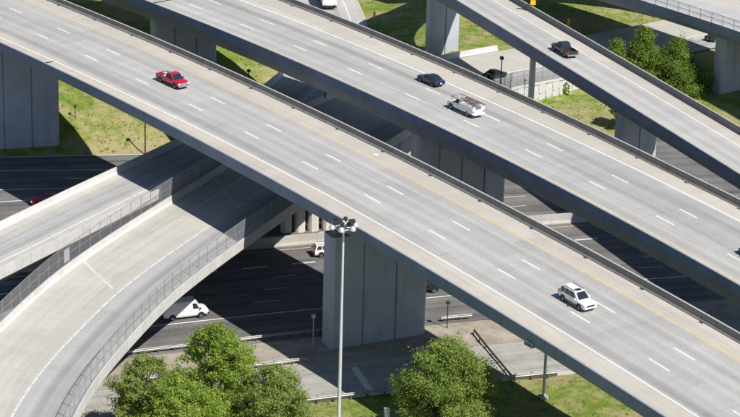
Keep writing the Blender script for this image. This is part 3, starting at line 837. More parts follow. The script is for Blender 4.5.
guardrail('dark guardrail slanting across the pale pavement beside the tree', [(12.3, 251.3), (13.6, 246.6), (16.1, 238.2)], 2.2, 0.6, mat='dark_rail', post_side=1, pw=0.1)

# ------------------------------------------------------------------ poles and lamps
def high_mast(x, y, z1):
    root = thing('high_mast_light', 'tall pale pole with a ring of floodlights in front of the big pier', 'light pole', (x, y, 0))
    mb = MB(); n = 8
    for k in range(n): mb.tube((x, y, z1 * k / n), (x, y, z1 * (k + 1) / n), 0.22 - 0.12 * k / n, 0.22 - 0.12 * (k + 1) / n, 12, cap=(k in (0, n - 1)))
    mb.build('pole', 'mast', root, smooth=40)
    MB().tube((x, y, -0.1), (x, y, 0.25), 0.6, 0.5, 12).build('base', 'barrier', root)
    ring = MB(); N = 20; R = 0.8
    for k in range(N):
        a, b = 2 * math.pi * k / N, 2 * math.pi * (k + 1) / N
        ring.tube((x + R * math.cos(a), y + R * math.sin(a), z1), (x + R * math.cos(b), y + R * math.sin(b), z1), 0.05, n=6, cap=False)
    for k in range(3):
        a = 2 * math.pi * k / 3 + .3; ring.tube((x, y, z1 - .1), (x + R * math.cos(a), y + R * math.sin(a), z1), 0.04, n=6)
    ring.build('lamp_ring', 'mast', root)
    MB().tube((x, y, z1 - .5), (x, y, z1 + .7), 0.2, 0.16, 12).build('head_cap', 'mast', root, smooth=40)
    for k in range(6):
        a = 2 * math.pi * k / 6 + 0.35; c, s_ = math.cos(a), math.sin(a)
        px, py = x + 1.2 * c, y + 1.2 * s_
        fl_ = MB()
        fl_.tube((px, py, z1 + .12), (px, py, z1 + .45), 0.34, 0.18, 12)
        f_ = fl_.build('floodlight', 'steel', root, smooth=30)
        MB().tube((px, py, z1 - .02), (px, py, z1 + .115), 0.29, 0.34, 12).build('lens', 'lens', f_, smooth=30)
        MB().box((x + 0.85 * c, y + 0.85 * s_, z1 + .58), (0.6, 0.36, 0.36), a).build('ballast', 'dark', f_)
    return root
high_mast(-2.55, 219.8, 24.0)

def small_lamp(name, label, x, y, z0, h, mat='steel', head=(0.45, 0.35, 0.35), r=0.07, group=None, base=False):
    root = thing(name, label, 'lamp post', (x, y, z0), group)
    MB().tube((x, y, z0 - 0.2), (x, y, z0 + h), r, r * .8, 8).build('pole', mat, root, smooth=40)
    hm = MB().box((x, y, z0 + h + head[2] / 2), head, 0.3, 0.8).build('lamp_head', mat, root)
    MB().box((x, y, z0 + h - 0.04), (head[0] * .7, head[1] * .7, 0.06), 0.3).build('lens', 'lens', hm)
    if base: MB().box((x, y, z0 + .1), (0.7, 0.7, 0.3), 0.3).build('base', 'barrier_white', root)
    return root
small_lamp('lamp_post', 'short grey lamp post in the shade left of the big pier', -5.96, 246.3, 0, 3.5)
small_lamp('lamp_post', 'short dark lamp post beside the freeway, just right of the big pier', 9.25, 252.7, 0, 3.0, 'dark')
small_lamp('lamp_post', 'dark lamp post with a box at the edge of the grass below the near overpass', -31.4, 312.6, 0.2, 5.0, 'dark', (0.5, 0.5, 0.4), .1)
small_lamp('lamp_post', 'tiny lamp post on the sunlit grass beside the left pier', -41.8, 318.4, ground_z(-41.8, 318.4), 1.6, 'dark', (0.35, 0.35, .3), .06)
small_lamp('lamp_post', 'dark lamp post on the grass between the two overpasses', -18.1, 329.8, ground_z(-18.1, 329.8), 2.2, 'dark', (0.5, 0.4, .35), .09)
small_lamp('lamp_post', 'slim dark lamp post on the retaining wall beside the parked dark sedan', 18.3, 328.6, 5.6, 5.0, 'dark', (0.5, 0.5, .4), .1)
small_lamp('lamp_post', 'pale slim pole on the panel wall right of the dark lamp post', 21.9, 330.2, 2.0, 5.0, 'mast', (0.3, 0.3, .25), .09)
small_lamp('lamp_post', 'small dark lamp on the parapet between the ramps, between the overpasses', -6.6, 311.0, 9.6, 1.2, 'dark', (0.6, 0.5, .6), .12)
sp_ = thing('light_pole', 'pale steel pole with a square base plate rising from the grass under the overpass', 'light pole', (19.26, 234.1, 0))
MB().tube((19.26, 234.1, 0), (19.26, 234.1, 12.5), 0.17, 0.15, 10).build('pole', 'mast', sp_, smooth=40)
MB().box((19.26, 234.1, 0.05), (0.9, 0.9, 0.25), 0.3).build('base', 'barrier_white', sp_)
bx_ = thing('utility_box', 'white utility cabinet on the grass left of the right-hand tree', 'utility box', (2.4, 227.2, 0))
MB().box((2.4, 227.2, 0.55), (0.55, 0.45, 1.3), 0.3).build('cabinet', 'paint_white', bx_)
MB().box((2.4, 227.2, 1.25), (0.63, 0.53, 0.1), 0.3).build('lid', 'steel', bx_)
MB().box((2.4, 227.2, 0.0), (0.75, 0.65, 0.2), 0.3).build('plinth', 'barrier', bx_)

# ------------------------------------------------------------------ signs
def sign_post(label, x, y, z, h, shape, size, plate=None):
    root = thing('road_sign', label, 'sign', (x, y, z))
    MB().box((x, y + 0.06, z + h / 2), (0.07, 0.07, h)).build('post', 'steel', root)
    s_ = size / 2
    if shape == 'diamond':
        pts = [(0, -s_ * 1.41), (s_ * 1.41, 0), (0, s_ * 1.41), (-s_ * 1.41, 0)]
    else: pts = [(-s_ * .5, -s_ * 1.5), (s_ * .5, -s_ * 1.5), (s_ * .5, s_ * 1.5), (-s_ * .5, s_ * 1.5)]
    mb = MB(); zc = z + h
    mb.v += [(x + a, y, zc + b) for a, b in pts] + [(x + a, y + 0.02, zc + b) for a, b in pts]
    mb.f += [(0, 1, 2, 3), (7, 6, 5, 4)] + [(k, k + 4, (k + 1) % 4 + 4, (k + 1) % 4) for k in range(4)]
    mb.build('sign_face', 'sign_yellow', root)
    if plate: MB().box((x, y - 0.002, zc - s_ * 1.41 - plate / 2 - .05), (plate * 1.1, 0.02, plate)).build('plate', 'sign_yellow', root)
    return root
p = pt(E_, -14.3, 8.9)
sign_post('yellow diamond warning sign with a square plate on the overpass barrier', p[0], p[1], p[2] + .8, 1.75, 'diamond', 1.05, 0.7)
sign_post('narrow yellow object marker in the shade beyond the upper right overpass', 31.4, 373.6, ground_z(31.4, 373.6), 1.7, 'rect', 0.85)
sign_post('small yellow sign on the sunlit grass beside the ramp, top centre', -0.2, 381.5, ground_z(-0.2, 381.5), 1.6, 'rect', 0.7)

# ------------------------------------------------------------------ things on the road
db = MB()
for k in range(5):
    a = k * 0.42; db.box((a - .9, 0.1 * math.sin(k * 1.9), 0.05), (0.5, 0.16 + .06 * (k % 2), 0.06), 0.35 * math.sin(k * 2.2))
o = db.build('tyre_debris', 'debris'); p = pt(A, -48.2, -7.6, 0.0); o.location = p; o.rotation_euler = (0, 0, RAD(28))
tag(o, 'black strip of shredded tyre lying on the shoulder, upper left', 'debris')
o = MB().box((0, 0, 0.06), (0.5, 0.3, 0.1), 0.2, 0.6).box((0.2, 0.1, 0.05), (0.3, 0.2, 0.08), 0.8, 0.5).build('litter', 'sign_white'); o.location = pt(A, -1.0 + 4.3, 6.6, 0); o.rotation_euler = (0, 0, -.9)
tag(o, 'white scrap of litter on the far shoulder of the near overpass', 'litter')
# ------------------------------------------------------------------ vehicles (local axes: +X forward, +Y left, +Z up)
def loft(sections, name, mat, root, smooth=38):
    """sections: (x, [(y, z) half outline from bottom centre round to top centre])"""
    mb = MB(); n = None
    for x, half in sections:
        full = [(y, z) for y, z in half] + [(-y, z) for y, z in reversed(half[1:-1])]
        n = len(full); mb.v += [(x, y, z) for y, z in full]
    for i in range(len(sections) - 1):
        for k in range(n):
            a = i * n + k; b = i * n + (k + 1) % n; mb.f.append((a, b, b + n, a + n))
    mb.f.append(tuple(reversed(range(n)))); e = (len(sections) - 1) * n; mb.f.append(tuple(e + k for k in range(n)))
    return mb.build(name, mat, root, True, smooth)
def body_section(x, w, zb, zs, zt):
    return (x, [(0, zb), (w * .88, zb), (w * .97, zb + .12), (w, zb + .28), (w, zs - .12), (w * .975, zs), (w * .86, zt), (w * .5, zt + .025), (0, zt + .035)])
def frustum(x0b, x1b, wb, zb, x0r, x1r, wr, zr, name, mat, root):
    """cabin: front at x1, rear at x0; returns its corner frames for window panels"""
    c = 0.10
    def ring(x0, x1, w, z, cc): return [(x0 + cc, -w, z), (x1 - cc, -w, z), (x1, -w + cc, z), (x1, w - cc, z), (x1 - cc, w, z), (x0 + cc, w, z), (x0, w - cc, z), (x0, -w + cc, z)]
    mb = MB(); rings = [ring(x0b, x1b, wb, zb, .06), ring(x0r, x1r, wr, zr - .05, .09), ring(x0r + .12, x1r - .14, wr - .10, zr, .12)]
    for r in rings: mb.v += r
    for i in range(2):
        for k in range(8): a = i * 8 + k; b = i * 8 + (k + 1) % 8; mb.f.append((a, b, b + 8, a + 8))
    mb.f.append(tuple(16 + k for k in range(8))); mb.f.append(tuple(reversed(range(8))))
    o = mb.build(name, mat, root, True, 35)
    zr_ = zr - .05
    F = [Vector(p) for p in ((x1b, wb - .06, zb), (x1b, -wb + .06, zb), (x1r, -wr + .09, zr_), (x1r, wr - .09, zr_))]
    Rr = [Vector(p) for p in ((x0b, -wb + .06, zb), (x0b, wb - .06, zb), (x0r, wr - .09, zr_), (x0r, -wr + .09, zr_))]
    Lf = [Vector(p) for p in ((x0b + .06, wb, zb), (x1b - .06, wb, zb), (x1r - .09, wr, zr_), (x0r + .09, wr, zr_))]
    Rt = [Vector(p) for p in ((x1b - .06, -wb, zb), (x0b + .06, -wb, zb), (x0r + .09, -wr, zr_), (x1r - .09, -wr, zr_))]
    return o, F, Rr, Lf, Rt
def pane(face, u0, u1, v0, v1, name, mat, root, off=0.008):
    a, b, c, d = face
    def P(u, v): return a.lerp(b, u).lerp(d.lerp(c, u), v)
    n = (b - a).cross(d - a).normalized()
    q = [P(u0, v0), P(u1, v0), P(u1, v1), P(u0, v1)]
    cen = sum(q, Vector()) / 4
    q2 = [p + n * off for p in q]; q1 = [p - n * 0.02 for p in q]
    mb = MB(); mb.v += [tuple(p) for p in q1 + q2]
    mb.f += [(3, 2, 1, 0), (4, 5, 6, 7)] + [(k, (k + 1) % 4, (k + 1) % 4 + 4, k + 4) for k in range(4)]
    return mb.build(name, mat, root, True)
WHEEL = {}
def wheels(root, xs_, w, r, width=.24, rim='rim'):
    key = (r, width, rim)
    if key not in WHEEL:
        t = MB(); N = 20
        prof = [(-width / 2, r * .62), (-width / 2, r * .93), (-width / 2 + .04, r), (width / 2 - .04, r), (width / 2, r * .93), (width / 2, r * .62)]
        for k in range(N):
            a = 2 * math.pi * k / N
            for y, rr in prof: t.v.append((rr * math.cos(a), y, rr * math.sin(a)))
        for k in range(N):
            for j in range(5): a = k * 6 + j; b = ((k + 1) % N) * 6 + j; t.f.append((a, b, b + 1, a + 1))
        tm = t.mesh('wheel', 40); tm.materials.append(M['rubber'])
        rm = MB().tube((0, -width / 2 + .02, 0), (0, width / 2 - .02, 0), r * .63, n=16)
        for k in range(5):
            a = 2 * math.pi * k / 5
            for sy in (-1, 1): rm.box((r * .33 * math.cos(a), sy * (width / 2 - .012), r * .33 * math.sin(a)), (r * .16, .02, r * .16))
        rm = rm.mesh('rim'); rm.materials.append(M[rim])
        WHEEL[key] = (tm, rm)
    tm, rm = WHEEL[key]
    for x in xs_:
        for sy in (-1, 1):
            o = link_mesh('wheel', tm, None, root, True); o.location = (x, sy * (w - width / 2 + .015), r)
            q = link_mesh('rim', rm, None, o, True)
            a = MB(); N = 14; R = r + .09
            a.v.append((x, sy * (w + .004), r)); 
            for k in range(N + 1):
                t = math.pi * (-0.12 + 1.24 * k / N); a.v.append((x + R * math.cos(t), sy * (w + .004), r + R * math.sin(t)))
            for k in range(N): a.f.append((0, k + 1, k + 2) if sy < 0 else (0, k + 2, k + 1))
            a.build('wheel_arch', 'black_trim', root, True)
def block(root, name, mat, c, s, rz=0, taper=1.0): return MB().box(c, s, rz, taper).build(name, mat, root, True)
def lights(root, xf, xr, w, zf, zr, hw=.32, hh=.16, th=.3, inset=0.0):
    for sy in (-1, 1):
        block(root, 'headlight', 'lens', (xf, sy * (w - hw / 2 - .06), zf), (.10, hw, hh))
        block(root, 'tail_light', 'red_lens', (xr, sy * (w - .13 - inset), zr), (.08, .2, th))
def mirrors(root, x, w, z, mat):
    for sy in (-1, 1): block(root, 'mirror', mat, (x, sy * (w + .12), z), (.14, .22, .18))
def pose(root, path, s, off, rev=False, k=0.9):
    root.scale = (k, k, k)
    x, y, z, h, b, g_ = path.at(s); root.location = pt(path, s, off, 0.012)
    sg = -1 if rev else 1
    root.rotation_euler = (math.atan(b) * sg, -math.atan(g_) * sg, h + (math.pi if rev else 0))
def vehicle(name, label, cat, group='vehicles on the roads'):
    return thing(name, label, cat, (0, 0, 0), group)

def suv(label, paint):
    r = vehicle('suv', label, 'SUV'); L = 2.4; w = .93
    loft([body_section(*a) for a in ((-2.38, .78, .5, .80, .86), (-2.30, .89, .38, .92, 1.02), (-1.6, w, .30, 1.0, 1.08), (-.3, w, .28, .98, 1.06), (.85, w, .28, .98, 1.06), (1.15, w, .28, .96, 1.04), (1.9, .92, .30, .94, 1.01), (2.2, .90, .33, .90, .97), (2.34, .86, .38, .84, .92), (2.40, .78, .45, .78, .86))], 'body', paint, r)
    o, F, Rr, Lf, Rt = frustum(-2.28, 1.2, .86, 1.04, -2.02, .42, .72, 1.78, 'cabin', paint, r)
    pane(F, .04, .96, .06, .95, 'windshield', 'glass', r); pane(Rr, .08, .92, .12, .88, 'rear_window', 'glass', r)
    for fc, rev in ((Lf, False), (Rt, True)):
        for u0, u1 in ((.04, .27), (.31, .56), (.60, .90)):
            a, b = (u0, u1) if not rev else (1 - u1, 1 - u0); pane(fc, a, b, .12, .90, 'side_window', 'glass', r)
    wheels(r, (-1.42, 1.45), w, .38, .26); lights(r, 2.335, -2.33, w, .77, .95, .34, .17, .4)
    block(r, 'grille', 'black_trim', (2.385, 0, .72), (.06, 1.0, .22)); block(r, 'bumper', paint, (2.37, 0, .50), (.16, 1.66, .16)); block(r, 'air_intake', 'black_trim', (2.385, 0, .36), (.10, 1.2, .12)); block(r, 'bumper', 'black_trim', (-2.38, 0, .48), (.12, 1.6, .22))
    for sy in (-1, 1): MB().tube((-1.75, sy * .62, 1.83), (.2, sy * .62, 1.83), .03, n=6).box((-1.7, sy * .62, 1.79), (.08, .05, .08)).box((.15, sy * .62, 1.79), (.08, .05, .08)).build('roof_rail', 'black_trim', r, True)
    block(r, 'sunroof', 'glass', (.0, 0, 1.785), (.55, .8, .02)); mirrors(r, .75, .88, 1.12, paint)
    for sy in (-1, 1): block(r, 'side_moulding', 'black_trim', (.0, sy * (w + .006), .48), (2.1, .03, .12))
    return r
def pickup(label, paint, cargo=False, bumper='chrome'):
    r = vehicle('pickup_truck', label, 'pickup'); w = .97
    loft([body_section(*a) for a in ((-.55, w, .42, 1.02, 1.08), (.6, w, .38, 1.02, 1.08), (1.35, w, .38, 1.02, 1.10), (1.7, w, .38, 1.0, 1.09), (2.5, .95, .42, .98, 1.04), (2.78, .88, .46, .90, .96), (2.86, .80, .52, .78, .82))], 'body', paint, r)
    # open bed
    bed = block(r, 'bed_floor', 'black_trim', (-1.66, 0, .66), (2.2, 1.75, .28))
    for sy in (-1, 1): loft([(x, [(0, .44), (.07, .44), (.085, .6), (.085, 1.0), (.06, 1.08), (0, 1.09)]) for x in (-2.8, -.57)], 'bed_side', paint, r).location = (0, sy * .885, 0)
    block(r, 'tailgate', paint, (-2.80, 0, .82), (.09, 1.62, .5)); block(r, 'bed_front', paint, (-.62, 0, .84), (.08, 1.66, .46))
    block(r, 'bumper', bumper, (-2.92, 0, .52), (.16, 1.75, .2)); block(r, 'bumper', bumper, (2.90, 0, .54), (.14, 1.72, .24))
    o, F, Rr, Lf, Rt = frustum(-.55, 1.62, .88, 1.06, -.35, .82, .72, 1.80, 'cabin', paint, r)
    pane(F, .04, .96, .06, .95, 'windshield', 'glass', r); pane(Rr, .1, .9, .18, .88, 'rear_window', 'glass', r)
    for fc, rev in ((Lf, False), (Rt, True)):
        for u0, u1 in ((.06, .32), (.37, .84)):
            a, b = (u0, u1) if not rev else (1 - u1, 1 - u0); pane(fc, a, b, .12, .88, 'side_window', 'glass', r)
    wheels(r, (-1.72, 1.9), w, .40, .27); lights(r, 2.82, -2.81, w, .82, .86, .32, .2, .4)
    block(r, 'grille', 'chrome', (2.855, 0, .78), (.06, 1.05, .24)); mirrors(r, 1.1, .92, 1.16, 'black_trim')
    if cargo:
        block(r, 'bed_load', 'cargo', (-1.9, .25, .95), (.9, .7, .35), .2); block(r, 'bed_load', 'cargo', (-1.2, -.35, .92), (.6, .6, .28), -.3)
    return r
def sedan(label, paint, name='sedan'):
    r = vehicle(name, label, 'car'); w = .90
    loft([body_section(*a) for a in ((-2.38, .70, .50, .74, .80), (-2.28, .82, .34, .86, .93), (-1.5, .89, .26, .90, .97), (-.4, w, .24, .88, .95), (.7, w, .24, .86, .93), (1.6, .88, .26, .80, .87), (2.15, .82, .30, .70, .76), (2.38, .66, .38, .58, .63))], 'body', paint, r)
    o, F, Rr, Lf, Rt = frustum(-1.85, 1.15, .82, .92, -.98, .22, .64, 1.42, 'cabin', paint, r)
    pane(F, .04, .96, .04, .95, 'windshield', 'glass', r); pane(Rr, .06, .94, .06, .94, 'rear_window', 'glass', r)
    for fc, rev in ((Lf, False), (Rt, True)):
        for u0, u1 in ((.14, .46), (.49, .86)):
            a, b = (u0, u1) if not rev else (1 - u1, 1 - u0); pane(fc, a, b, .12, .88, 'side_window', 'glass', r)
    wheels(r, (-1.4, 1.42), w, .33, .22); lights(r, 2.28, -2.31, .84, .64, .76, .34, .14, .18)
    block(r, 'grille', 'black_trim', (2.34, 0, .48), (.06, .9, .16)); block(r, 'licence_plate', 'sign_white', (-2.385, 0, .62), (.03, .32, .14)); mirrors(r, .6, .84, .98, paint)
    return r
def van(label, paint):
    r = vehicle('cargo_van', label, 'van'); w = 1.0
    def vs(x, w_, zb, zt): return (x, [(0, zb), (w_ * .9, zb), (w_ * .98, zb + .15), (w_, zb + .4), (w_, 1.15), (w_ * .97, 1.45), (w_ * .90, zt - .22), (w_ * .80, zt - .06), (w_ * .55, zt), (0, zt + .02)])
    loft([vs(-2.85, .92, .5, 2.16), (vs(-2.78, .98, .4, 2.24)), vs(-2.0, w, .32, 2.28), vs(.62, w, .32, 2.28)], 'body', paint, r)
    loft([body_section(*a) for a in ((.6, w * .995, .32, 1.16, 1.24), (1.0, w * .99, .32, 1.16, 1.24), (1.7, .985, .34, 1.15, 1.23), (2.35, .95, .38, 1.10, 1.17), (2.70, .89, .44, .98, 1.05), (2.84, .80, .52, .84, .90))], 'hood', paint, r)
    o, F, Rr, Lf, Rt = frustum(.6, 1.92, .975, 1.18, .6, 1.30, .84, 2.28, 'cabin', paint, r)
    pane(F, .03, .97, .05, .95, 'windshield', 'glass', r)
    for fc, rev in ((Lf, False), (Rt, True)):
        a, b = (.14, .84) if not rev else (.16, .86); pane(fc, a, b, .10, .74, 'side_window', 'glass', r)
    for sy in (-1, 1):
        block(r, 'rear_window', 'glass', (-2.86, sy * .42, 1.55), (.03, .6, .5))
        block(r, 'door_handle', 'black_trim', (.55, sy * 1.0, 1.05), (.16, .04, .05)); block(r, 'door_handle', 'black_trim', (-.35, sy * 1.0, 1.1), (.05, .04, .14))
    wheels(r, (-1.75, 1.85), w, .37, .25); lights(r, 2.76, -2.80, .96, .82, .95, .3, .22, .5)
    block(r, 'bumper', 'black_trim', (2.83, 0, .5), (.14, 1.7, .2)); block(r, 'bumper', 'black_trim', (-2.88, 0, .48), (.14, 1.8, .2)); mirrors(r, 1.72, .96, 1.3, 'black_trim')
    block(r, 'grille', 'black_trim', (2.80, 0, .72), (.06, .8, .2))
    return r
def work_truck(label):
    r = vehicle('utility_truck', label, 'truck'); w = .98; paint = 'paint_white'
    loft([body_section(*a) for a in ((.2, w, .42, 1.06, 1.12), (1.2, w, .40, 1.06, 1.12), (1.7, w, .40, 1.04, 1.12), (2.55, .95, .44, 1.0, 1.06), (2.8, .88, .48, .92, .98), (2.9, .8, .55, .8, .84))], 'body', paint, r)
    o, F, Rr, Lf, Rt = frustum(.2, 1.75, .89, 1.1, .3, .98, .74, 1.86, 'cabin', paint, r)
    pane(F, .04, .96, .06, .95, 'windshield', 'glass', r)
    for fc, rev in ((Lf, False), (Rt, True)):
        a, b = (.12, .80) if not rev else (.2, .88); pane(fc, a, b, .12, .88, 'side_window', 'glass', r)
    # service body with side boxes and an open well
    for sy in (-1, 1):
        sb = block(r, 'tool_box', paint, (-1.42, sy * .76, 1.02), (3.05, .52, .98))
        for k in range(3): block(sb, 'box_door', paint, (-2.38 + k * .98, sy * 1.03, 1.12), (.88, .03, .62))
    block(r, 'bed_floor', 'steel', (-1.42, 0, .72), (3.0, 1.0, .3)); block(r, 'tailgate', paint, (-2.92, 0, .88), (.08, 1.0, .6)); block(r, 'bed_front', paint, (.08, 0, 1.1), (.08, 1.0, .8))
    block(r, 'bumper', 'paint_white', (-3.1, 0, .58), (.3, 1.9, .16)); block(r, 'bumper', 'chrome', (2.93, 0, .56), (.14, 1.74, .24))
    # ladder rack
    rk = MB()
    for sy in (-1, 1):
        rk.box((-.6, sy * .86, 1.86), (5.4, .07, .07))
        for x in (-2.8, -1.5, .05): rk.box((x, sy * .86, 1.66), (.07, .07, .36))
        rk.box((1.9, sy * .86, 1.5), (.06, .06, .7))
    for x in (-2.8, -1.9, -1.0, -.1, 2.05): rk.box((x, 0, 1.89), (.07, 1.75, .06))
    rk.build('ladder_rack', 'rack', r, True)
    for y in (-.5, -.1, .55):
        ld = MB()
        for e in (-.16, .16): ld.box((-1.2, y + e, 1.97), (3.3, .05, .1))
        for k in range(9): ld.box((-2.7 + k * .38, y, 1.97), (.04, .3, .04))
        ld.build('ladder', 'rack', r, True)
    wheels(r, (-1.75, 1.95), w + .03, .40, .27); lights(r, 2.86, -2.95, w, .82, .9, .32, .2, .3); mirrors(r, 1.3, .95, 1.25, 'black_trim')
    return r
def box_truck(label):
    r = vehicle('box_truck', label, 'truck'); w = 1.05; paint = 'paint_white'
    block(r, 'cargo_box', paint, (-1.6, 0, 2.0), (5.2, 2.4, 2.4)); block(r, 'rear_door', 'sign_white', (-4.215, 0, 2.0), (.03, 2.1, 2.1)); block(r, 'chassis', 'black_trim', (-1.2, 0, .68), (6.2, .9, .24))
    block(r, 'bumper', 'black_trim', (-4.3, 0, .62), (.18, 2.3, .3))
    loft([body_section(*a) for a in ((1.15, w, .5, 1.3, 1.36), (2.3, w, .5, 1.3, 1.36), (3.1, .98, .5, 1.2, 1.26), (3.4, .9, .55, 1.05, 1.1))], 'body', paint, r)
    o, F, Rr, Lf, Rt = frustum(1.15, 2.6, .95, 1.33, 1.2, 2.1, .85, 2.2, 'cabin', paint, r)
    pane(F, .04, .96, .06, .95, 'windshield', 'glass', r); pane(Lf, .2, .85, .12, .88, 'side_window', 'glass', r); pane(Rt, .15, .8, .12, .88, 'side_window', 'glass', r)
    wheels(r, (-2.8, 2.4), w, .45, .3); lights(r, 3.36, -4.25, 1.0, .9, .85, .3, .2, .2)
    return r

pose(pickup('red pickup with a light load in its bed, on the near overpass', 'paint_red', True), A, -31.4, .75)
pose(suv('white SUV with roof rails and sunroof on the near overpass', 'paint_white'), A, 48.3, -.2)
pose(sedan('black sedan ahead of the utility truck on the far overpass', 'paint_navy'), B, -13.4, 3.55, True)
pose(work_truck('white utility truck with brown ladder racks on the far overpass'), B, -2.0, .25, True)
pose(sedan('dark blue car at the right edge of the photo on the far overpass', 'paint_navy'), B, 51.7, -.05, True)
pose(pickup('dark green-black pickup with empty bed on the narrow upper right overpass', 'paint_green', False, 'chrome'), E_, 6.7, 3.55, True)
pose(van('white cargo van driving on the freeway beneath the curved ramp', 'paint_white'), R_, -15.9, 1.75, False, 0.95)
pose(suv('white car on the freeway in the gap left of the big pier', 'paint_white'), R_, 6.3, 16.6)
pose(pickup('black pickup in the shade just right of the big pier', 'paint_black', False, 'black_trim'), R_, 12.9, 2.1)
pose(sedan('dark car on the freeway mostly hidden behind the big pier', 'paint_navy'), R_, 5.9, 9.1)
P_, L_ = straight((-41.8, 291.1), (-60, 287.0), 0.0)
pose(sedan('red car in the shade at the edge of the left ramp, far left', 'paint_red'), P_, 0.3, 0.0)
pose(sedan('black sedan on the fenced merge road beyond the far overpass', 'paint_black'), D_, D_.nearest(17.4, 340.6), -0.6)
pose(box_truck('white box truck cut off by the top edge of the photo'), C_, C_.nearest(-8.2, 393), 0.4, False, 1.0)
pose(sedan('dark car under the fenced flyover, top right', 'paint_black'), D_, D_.nearest(53.5, 374.5), -3.0)

# ------------------------------------------------------------------ trees
def leaf_mesh(name, centres, radii, counts, size, mat, parent, squash=1.0, up=0.35):
    V, T = [], []
    for (c, r, n) in zip(centres, radii, counts):
        # each clump is itself a handful of twigs with leaves scattered along them
        k = 7; tw = RNG.normal(size=(k, 3)); tw /= np.linalg.norm(tw, axis=1)[:, None]; tw[:, 2] = tw[:, 2] * 0.8 + 0.35; tw *= (0.35 + 1.25 * RNG.random(k) ** 1.5)[:, None]
        d = RNG.normal(size=(n, 3)) * 0.28 + tw[RNG.integers(0, k, n)] * (0.25 + 0.75 * RNG.random(n))[:, None]
        p = np.array(c) + d * np.array([r, r, r * squash])
        dn = d / (np.linalg.norm(d, axis=1)[:, None] + 1e-6)
        nrm = dn * 0.6 + RNG.normal(size=(n, 3)) * 0.6 + np.array([0, 0, up]); nrm /= np.linalg.norm(nrm, axis=1)[:, None]
        a = np.cross(nrm, RNG.normal(size=(n, 3))); a /= np.linalg.norm(a, axis=1)[:, None]; b = np.cross(nrm, a)
        L = size * (0.55 + 0.9 * RNG.random(n))[:, None]; w = L * 0.55
        q = np.stack([p - a * L * .5, p + b * w * .5, p + a * L * .5 + nrm * L * .12, p - b * w * .5], 1)
        V.append(q.reshape(-1, 3)); T.append(np.repeat(np.clip(RNG.random(n) * 0.6 + 0.4 * RNG.random(), 0, 1), 4))
    V = np.concatenate(V); T = np.concatenate(T); n = len(V) // 4
    me = bpy.data.meshes.new(name); me.vertices.add(len(V)); me.vertices.foreach_set("co", V.astype(np.float32).ravel())
    me.loops.add(n * 4); me.loops.foreach_set("vertex_index", np.arange(n * 4, dtype=np.int32))
    me.polygons.add(n); me.polygons.foreach_set("loop_start", np.arange(0, n * 4, 4, dtype=np.int32))
    at = me.attributes.new("tint", 'FLOAT', 'POINT'); at.data.foreach_set("value", T.astype(np.float32))
    me.update(calc_edges=True); me.validate()
    return link_mesh(name, me, mat, parent)
def tree(label, x, y, h, rx, leaf, mat, nblob=40, per=260, base=0.28, cone=0.0, group='roadside trees', ry=None, seed=1, z=None, squash=.8):
    rnd = random.Random(seed); z0 = ground_z(x, y) if z is None else z
    root = thing('tree', label, 'tree', (x, y, z0), group)
    tr = MB(); lx, ly = x, y; top = h * .8; n = 6
    pts = [(x, y, z0 - .2)]
    for k in range(1, n + 1): pts.append((x + rnd.uniform(-.12, .12) * k, y + rnd.uniform(-.12, .12) * k, z0 + top * k / n))
    r0 = 0.028 * h
    for k in range(n): tr.tube(pts[k], pts[k + 1], r0 * (1 - .85 * k / n), r0 * (1 - .85 * (k + 1) / n), 8, cap=False)
    C, Rr, N = [], [], []
    for b in range(nblob):
        t = base + (1 - base) * ((b + rnd.random()) / nblob)
        prof = math.sin(math.pi * min(1, max(0.02, (t - base + .08) / (1.08 - base)))) ** 0.6 if not cone else max(.06, (1.02 - t) / (1.02 - base)) ** cone
        a = rnd.random() * 2 * math.pi; q = math.sqrt(rnd.uniform(.12, 1.0)) * prof * (rnd.uniform(1.0, 1.25) if b % 6 == 0 else 1.0)
        cx, cy, cz = x + math.cos(a) * q * rx * .86, y + math.sin(a) * q * (ry or rx) * .86, z0 + h * t * .96
        br = rx * rnd.uniform(.12, .25) * (0.75 + .4 * prof)
        C.append((cx, cy, cz)); Rr.append(br); N.append(int(per * (br / (rx * .19)) ** 2))
        if b % 2 == 0:
            k = min(n - 1, max(1, int((t - .12) * n / .8))); p = pts[k]
            mid = ((p[0] + cx) / 2, (p[1] + cy) / 2, (p[2] + cz) / 2 + .2)
            tr.tube(p, mid, r0 * .32, r0 * .2, 5, cap=False); tr.tube(mid, (cx, cy, cz), r0 * .2, r0 * .06, 5, cap=False)
    tr.build('trunk', 'bark', root, smooth=50)
    leaf_mesh('crown', C, Rr, N, leaf, mat, root, squash)
    return root
tree('bright green round tree at the bottom, right of the tall mast', 8.0, 216.5, 14.3, 5.5, .21, 'leaf_mid', 170, 430, seed=11, base=.2)
tree('tallest bright leafy tree in the bottom left clump', -15.0, 219.5, 13.6, 4.5, .21, 'leaf_bright', 160, 430, seed=5, base=.15)
tree('low bushy bright tree at the bottom left, in front of the clump', -18.4, 213.5, 10.4, 4.6, .21, 'leaf_bright', 150, 430, seed=8, base=.15)
tree('thin-leaved tree at the left end of the bottom clump', -22.0, 219.0, 10.2, 3.9, .2, 'leaf_pale', 130, 330, seed=21, base=.15)
tree('sparse light tree at the right end of the bottom clump', -9.2, 217.0, 10.4, 4.5, .2, 'leaf_pale', 140, 280, seed=33, base=.15)
tree('leafy pointed tree nearest the flyover, upper right', 46.0, 347.5, 8.6, 6.8, .25, 'leaf_dark', 170, 400, seed=41, base=.02, cone=1.05, z=0.3)
tree('tall slim-topped tree in the middle of the upper right trees', 41.0, 348.5, 10.2, 6.2, .25, 'leaf_dark', 170, 400, seed=44, base=.02, cone=1.15, z=0.3)
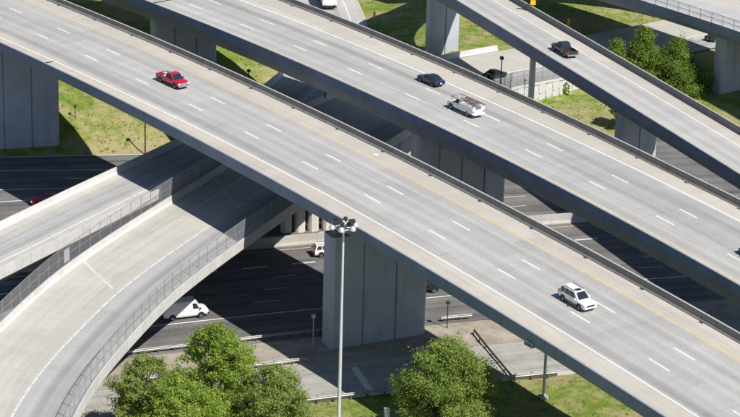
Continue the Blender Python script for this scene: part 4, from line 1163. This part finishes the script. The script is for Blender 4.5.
tree('smallest pointed tree at the left of the upper right trees', 36.8, 347.8, 8.0, 5.0, .25, 'leaf_dark', 110, 380, seed=48, base=.02, cone=1.1, z=0.3)
tree('small round tree mostly hidden behind the narrow upper right overpass', 36.3, 329.6, 5.4, 2.2, .3, 'leaf_dark', 50, 240, seed=61, base=.3)
ivy = pt(D_, D_.nearest(24.2, 347.6), -6.6)
tree('small ivy-like shrub growing against the panel wall', ivy[0], ivy[1], 2.7, 0.45, .22, 'leaf_bright', 16, 90, seed=51, base=.05, group='shrubs', z=ivy[2] - 3.0)

# ------------------------------------------------------------------ loose grass, weeds
def tufts(regions, name, mat, label):
    V, T = [], []
    for (x0, x1, y0, y1, n, size) in regions:
        for _ in range(n):
            x, y = random.uniform(x0, x1), random.uniform(y0, y1)
            yf = yfar(x); yn = r_y(x, -25.6)
            if yn < y < yf + 0.6: continue
            z = ground_z(x, y)
            sC = C_.nearest(x, y); q = C_.at(sC)
            if math.hypot(q[0] - x, q[1] - y) < 6.2 and q[2] < z + 1.2: continue
            sD = D_.nearest(x, y); q = D_.at(sD)
            if math.hypot(q[0] - x, q[1] - y) < 11.5 and q[2] < z + 2.5: continue
            k = random.random(); sz = size * random.uniform(.4, 1.1)
            for b in range(5):
                a = random.uniform(0, 6.283); l = random.uniform(.2, .9) * sz
                dx, dy = math.cos(a), math.sin(a); w = sz * .16
                bx, by = x + random.uniform(-.5, .5) * sz, y + random.uniform(-.5, .5) * sz
                V += [(bx - dy * w, by + dx * w, z - .03), (bx + dy * w, by - dx * w, z - .03), (bx + dx * l * .7, by + dy * l * .7, z + l), (bx + dx * l * .4, by + dy * l * .4, z + l * .8)]
                T += [k] * 4
    n = len(V) // 4
    me = bpy.data.meshes.new(name); me.from_pydata(V, [], [(4 * i, 4 * i + 1, 4 * i + 2, 4 * i + 3) for i in range(n)])
    at = me.attributes.new("tint", 'FLOAT', 'POINT'); at.data.foreach_set("value", np.array(T, np.float32))
    o = link_mesh(name, me, mat); tag(o, label, 'grass', None, 'stuff'); return o
M['tuft'] = leaf_mat('grass_blades', (0.14, 0.20, 0.035), (0.40, 0.38, 0.15))
tufts([(-8, 34, 205, 240, 2600, .30), (-30, -8, 205, 234, 700, .3), (-55, -22, 309, 345, 2600, .34), (-30, 6, 330, 400, 2200, .36), (5, 50, 322, 345, 1300, .34), (15, 60, 365, 400, 1500, .36)],
      'grass_tufts', 'tuft', 'loose grass and weeds over the mown verges')
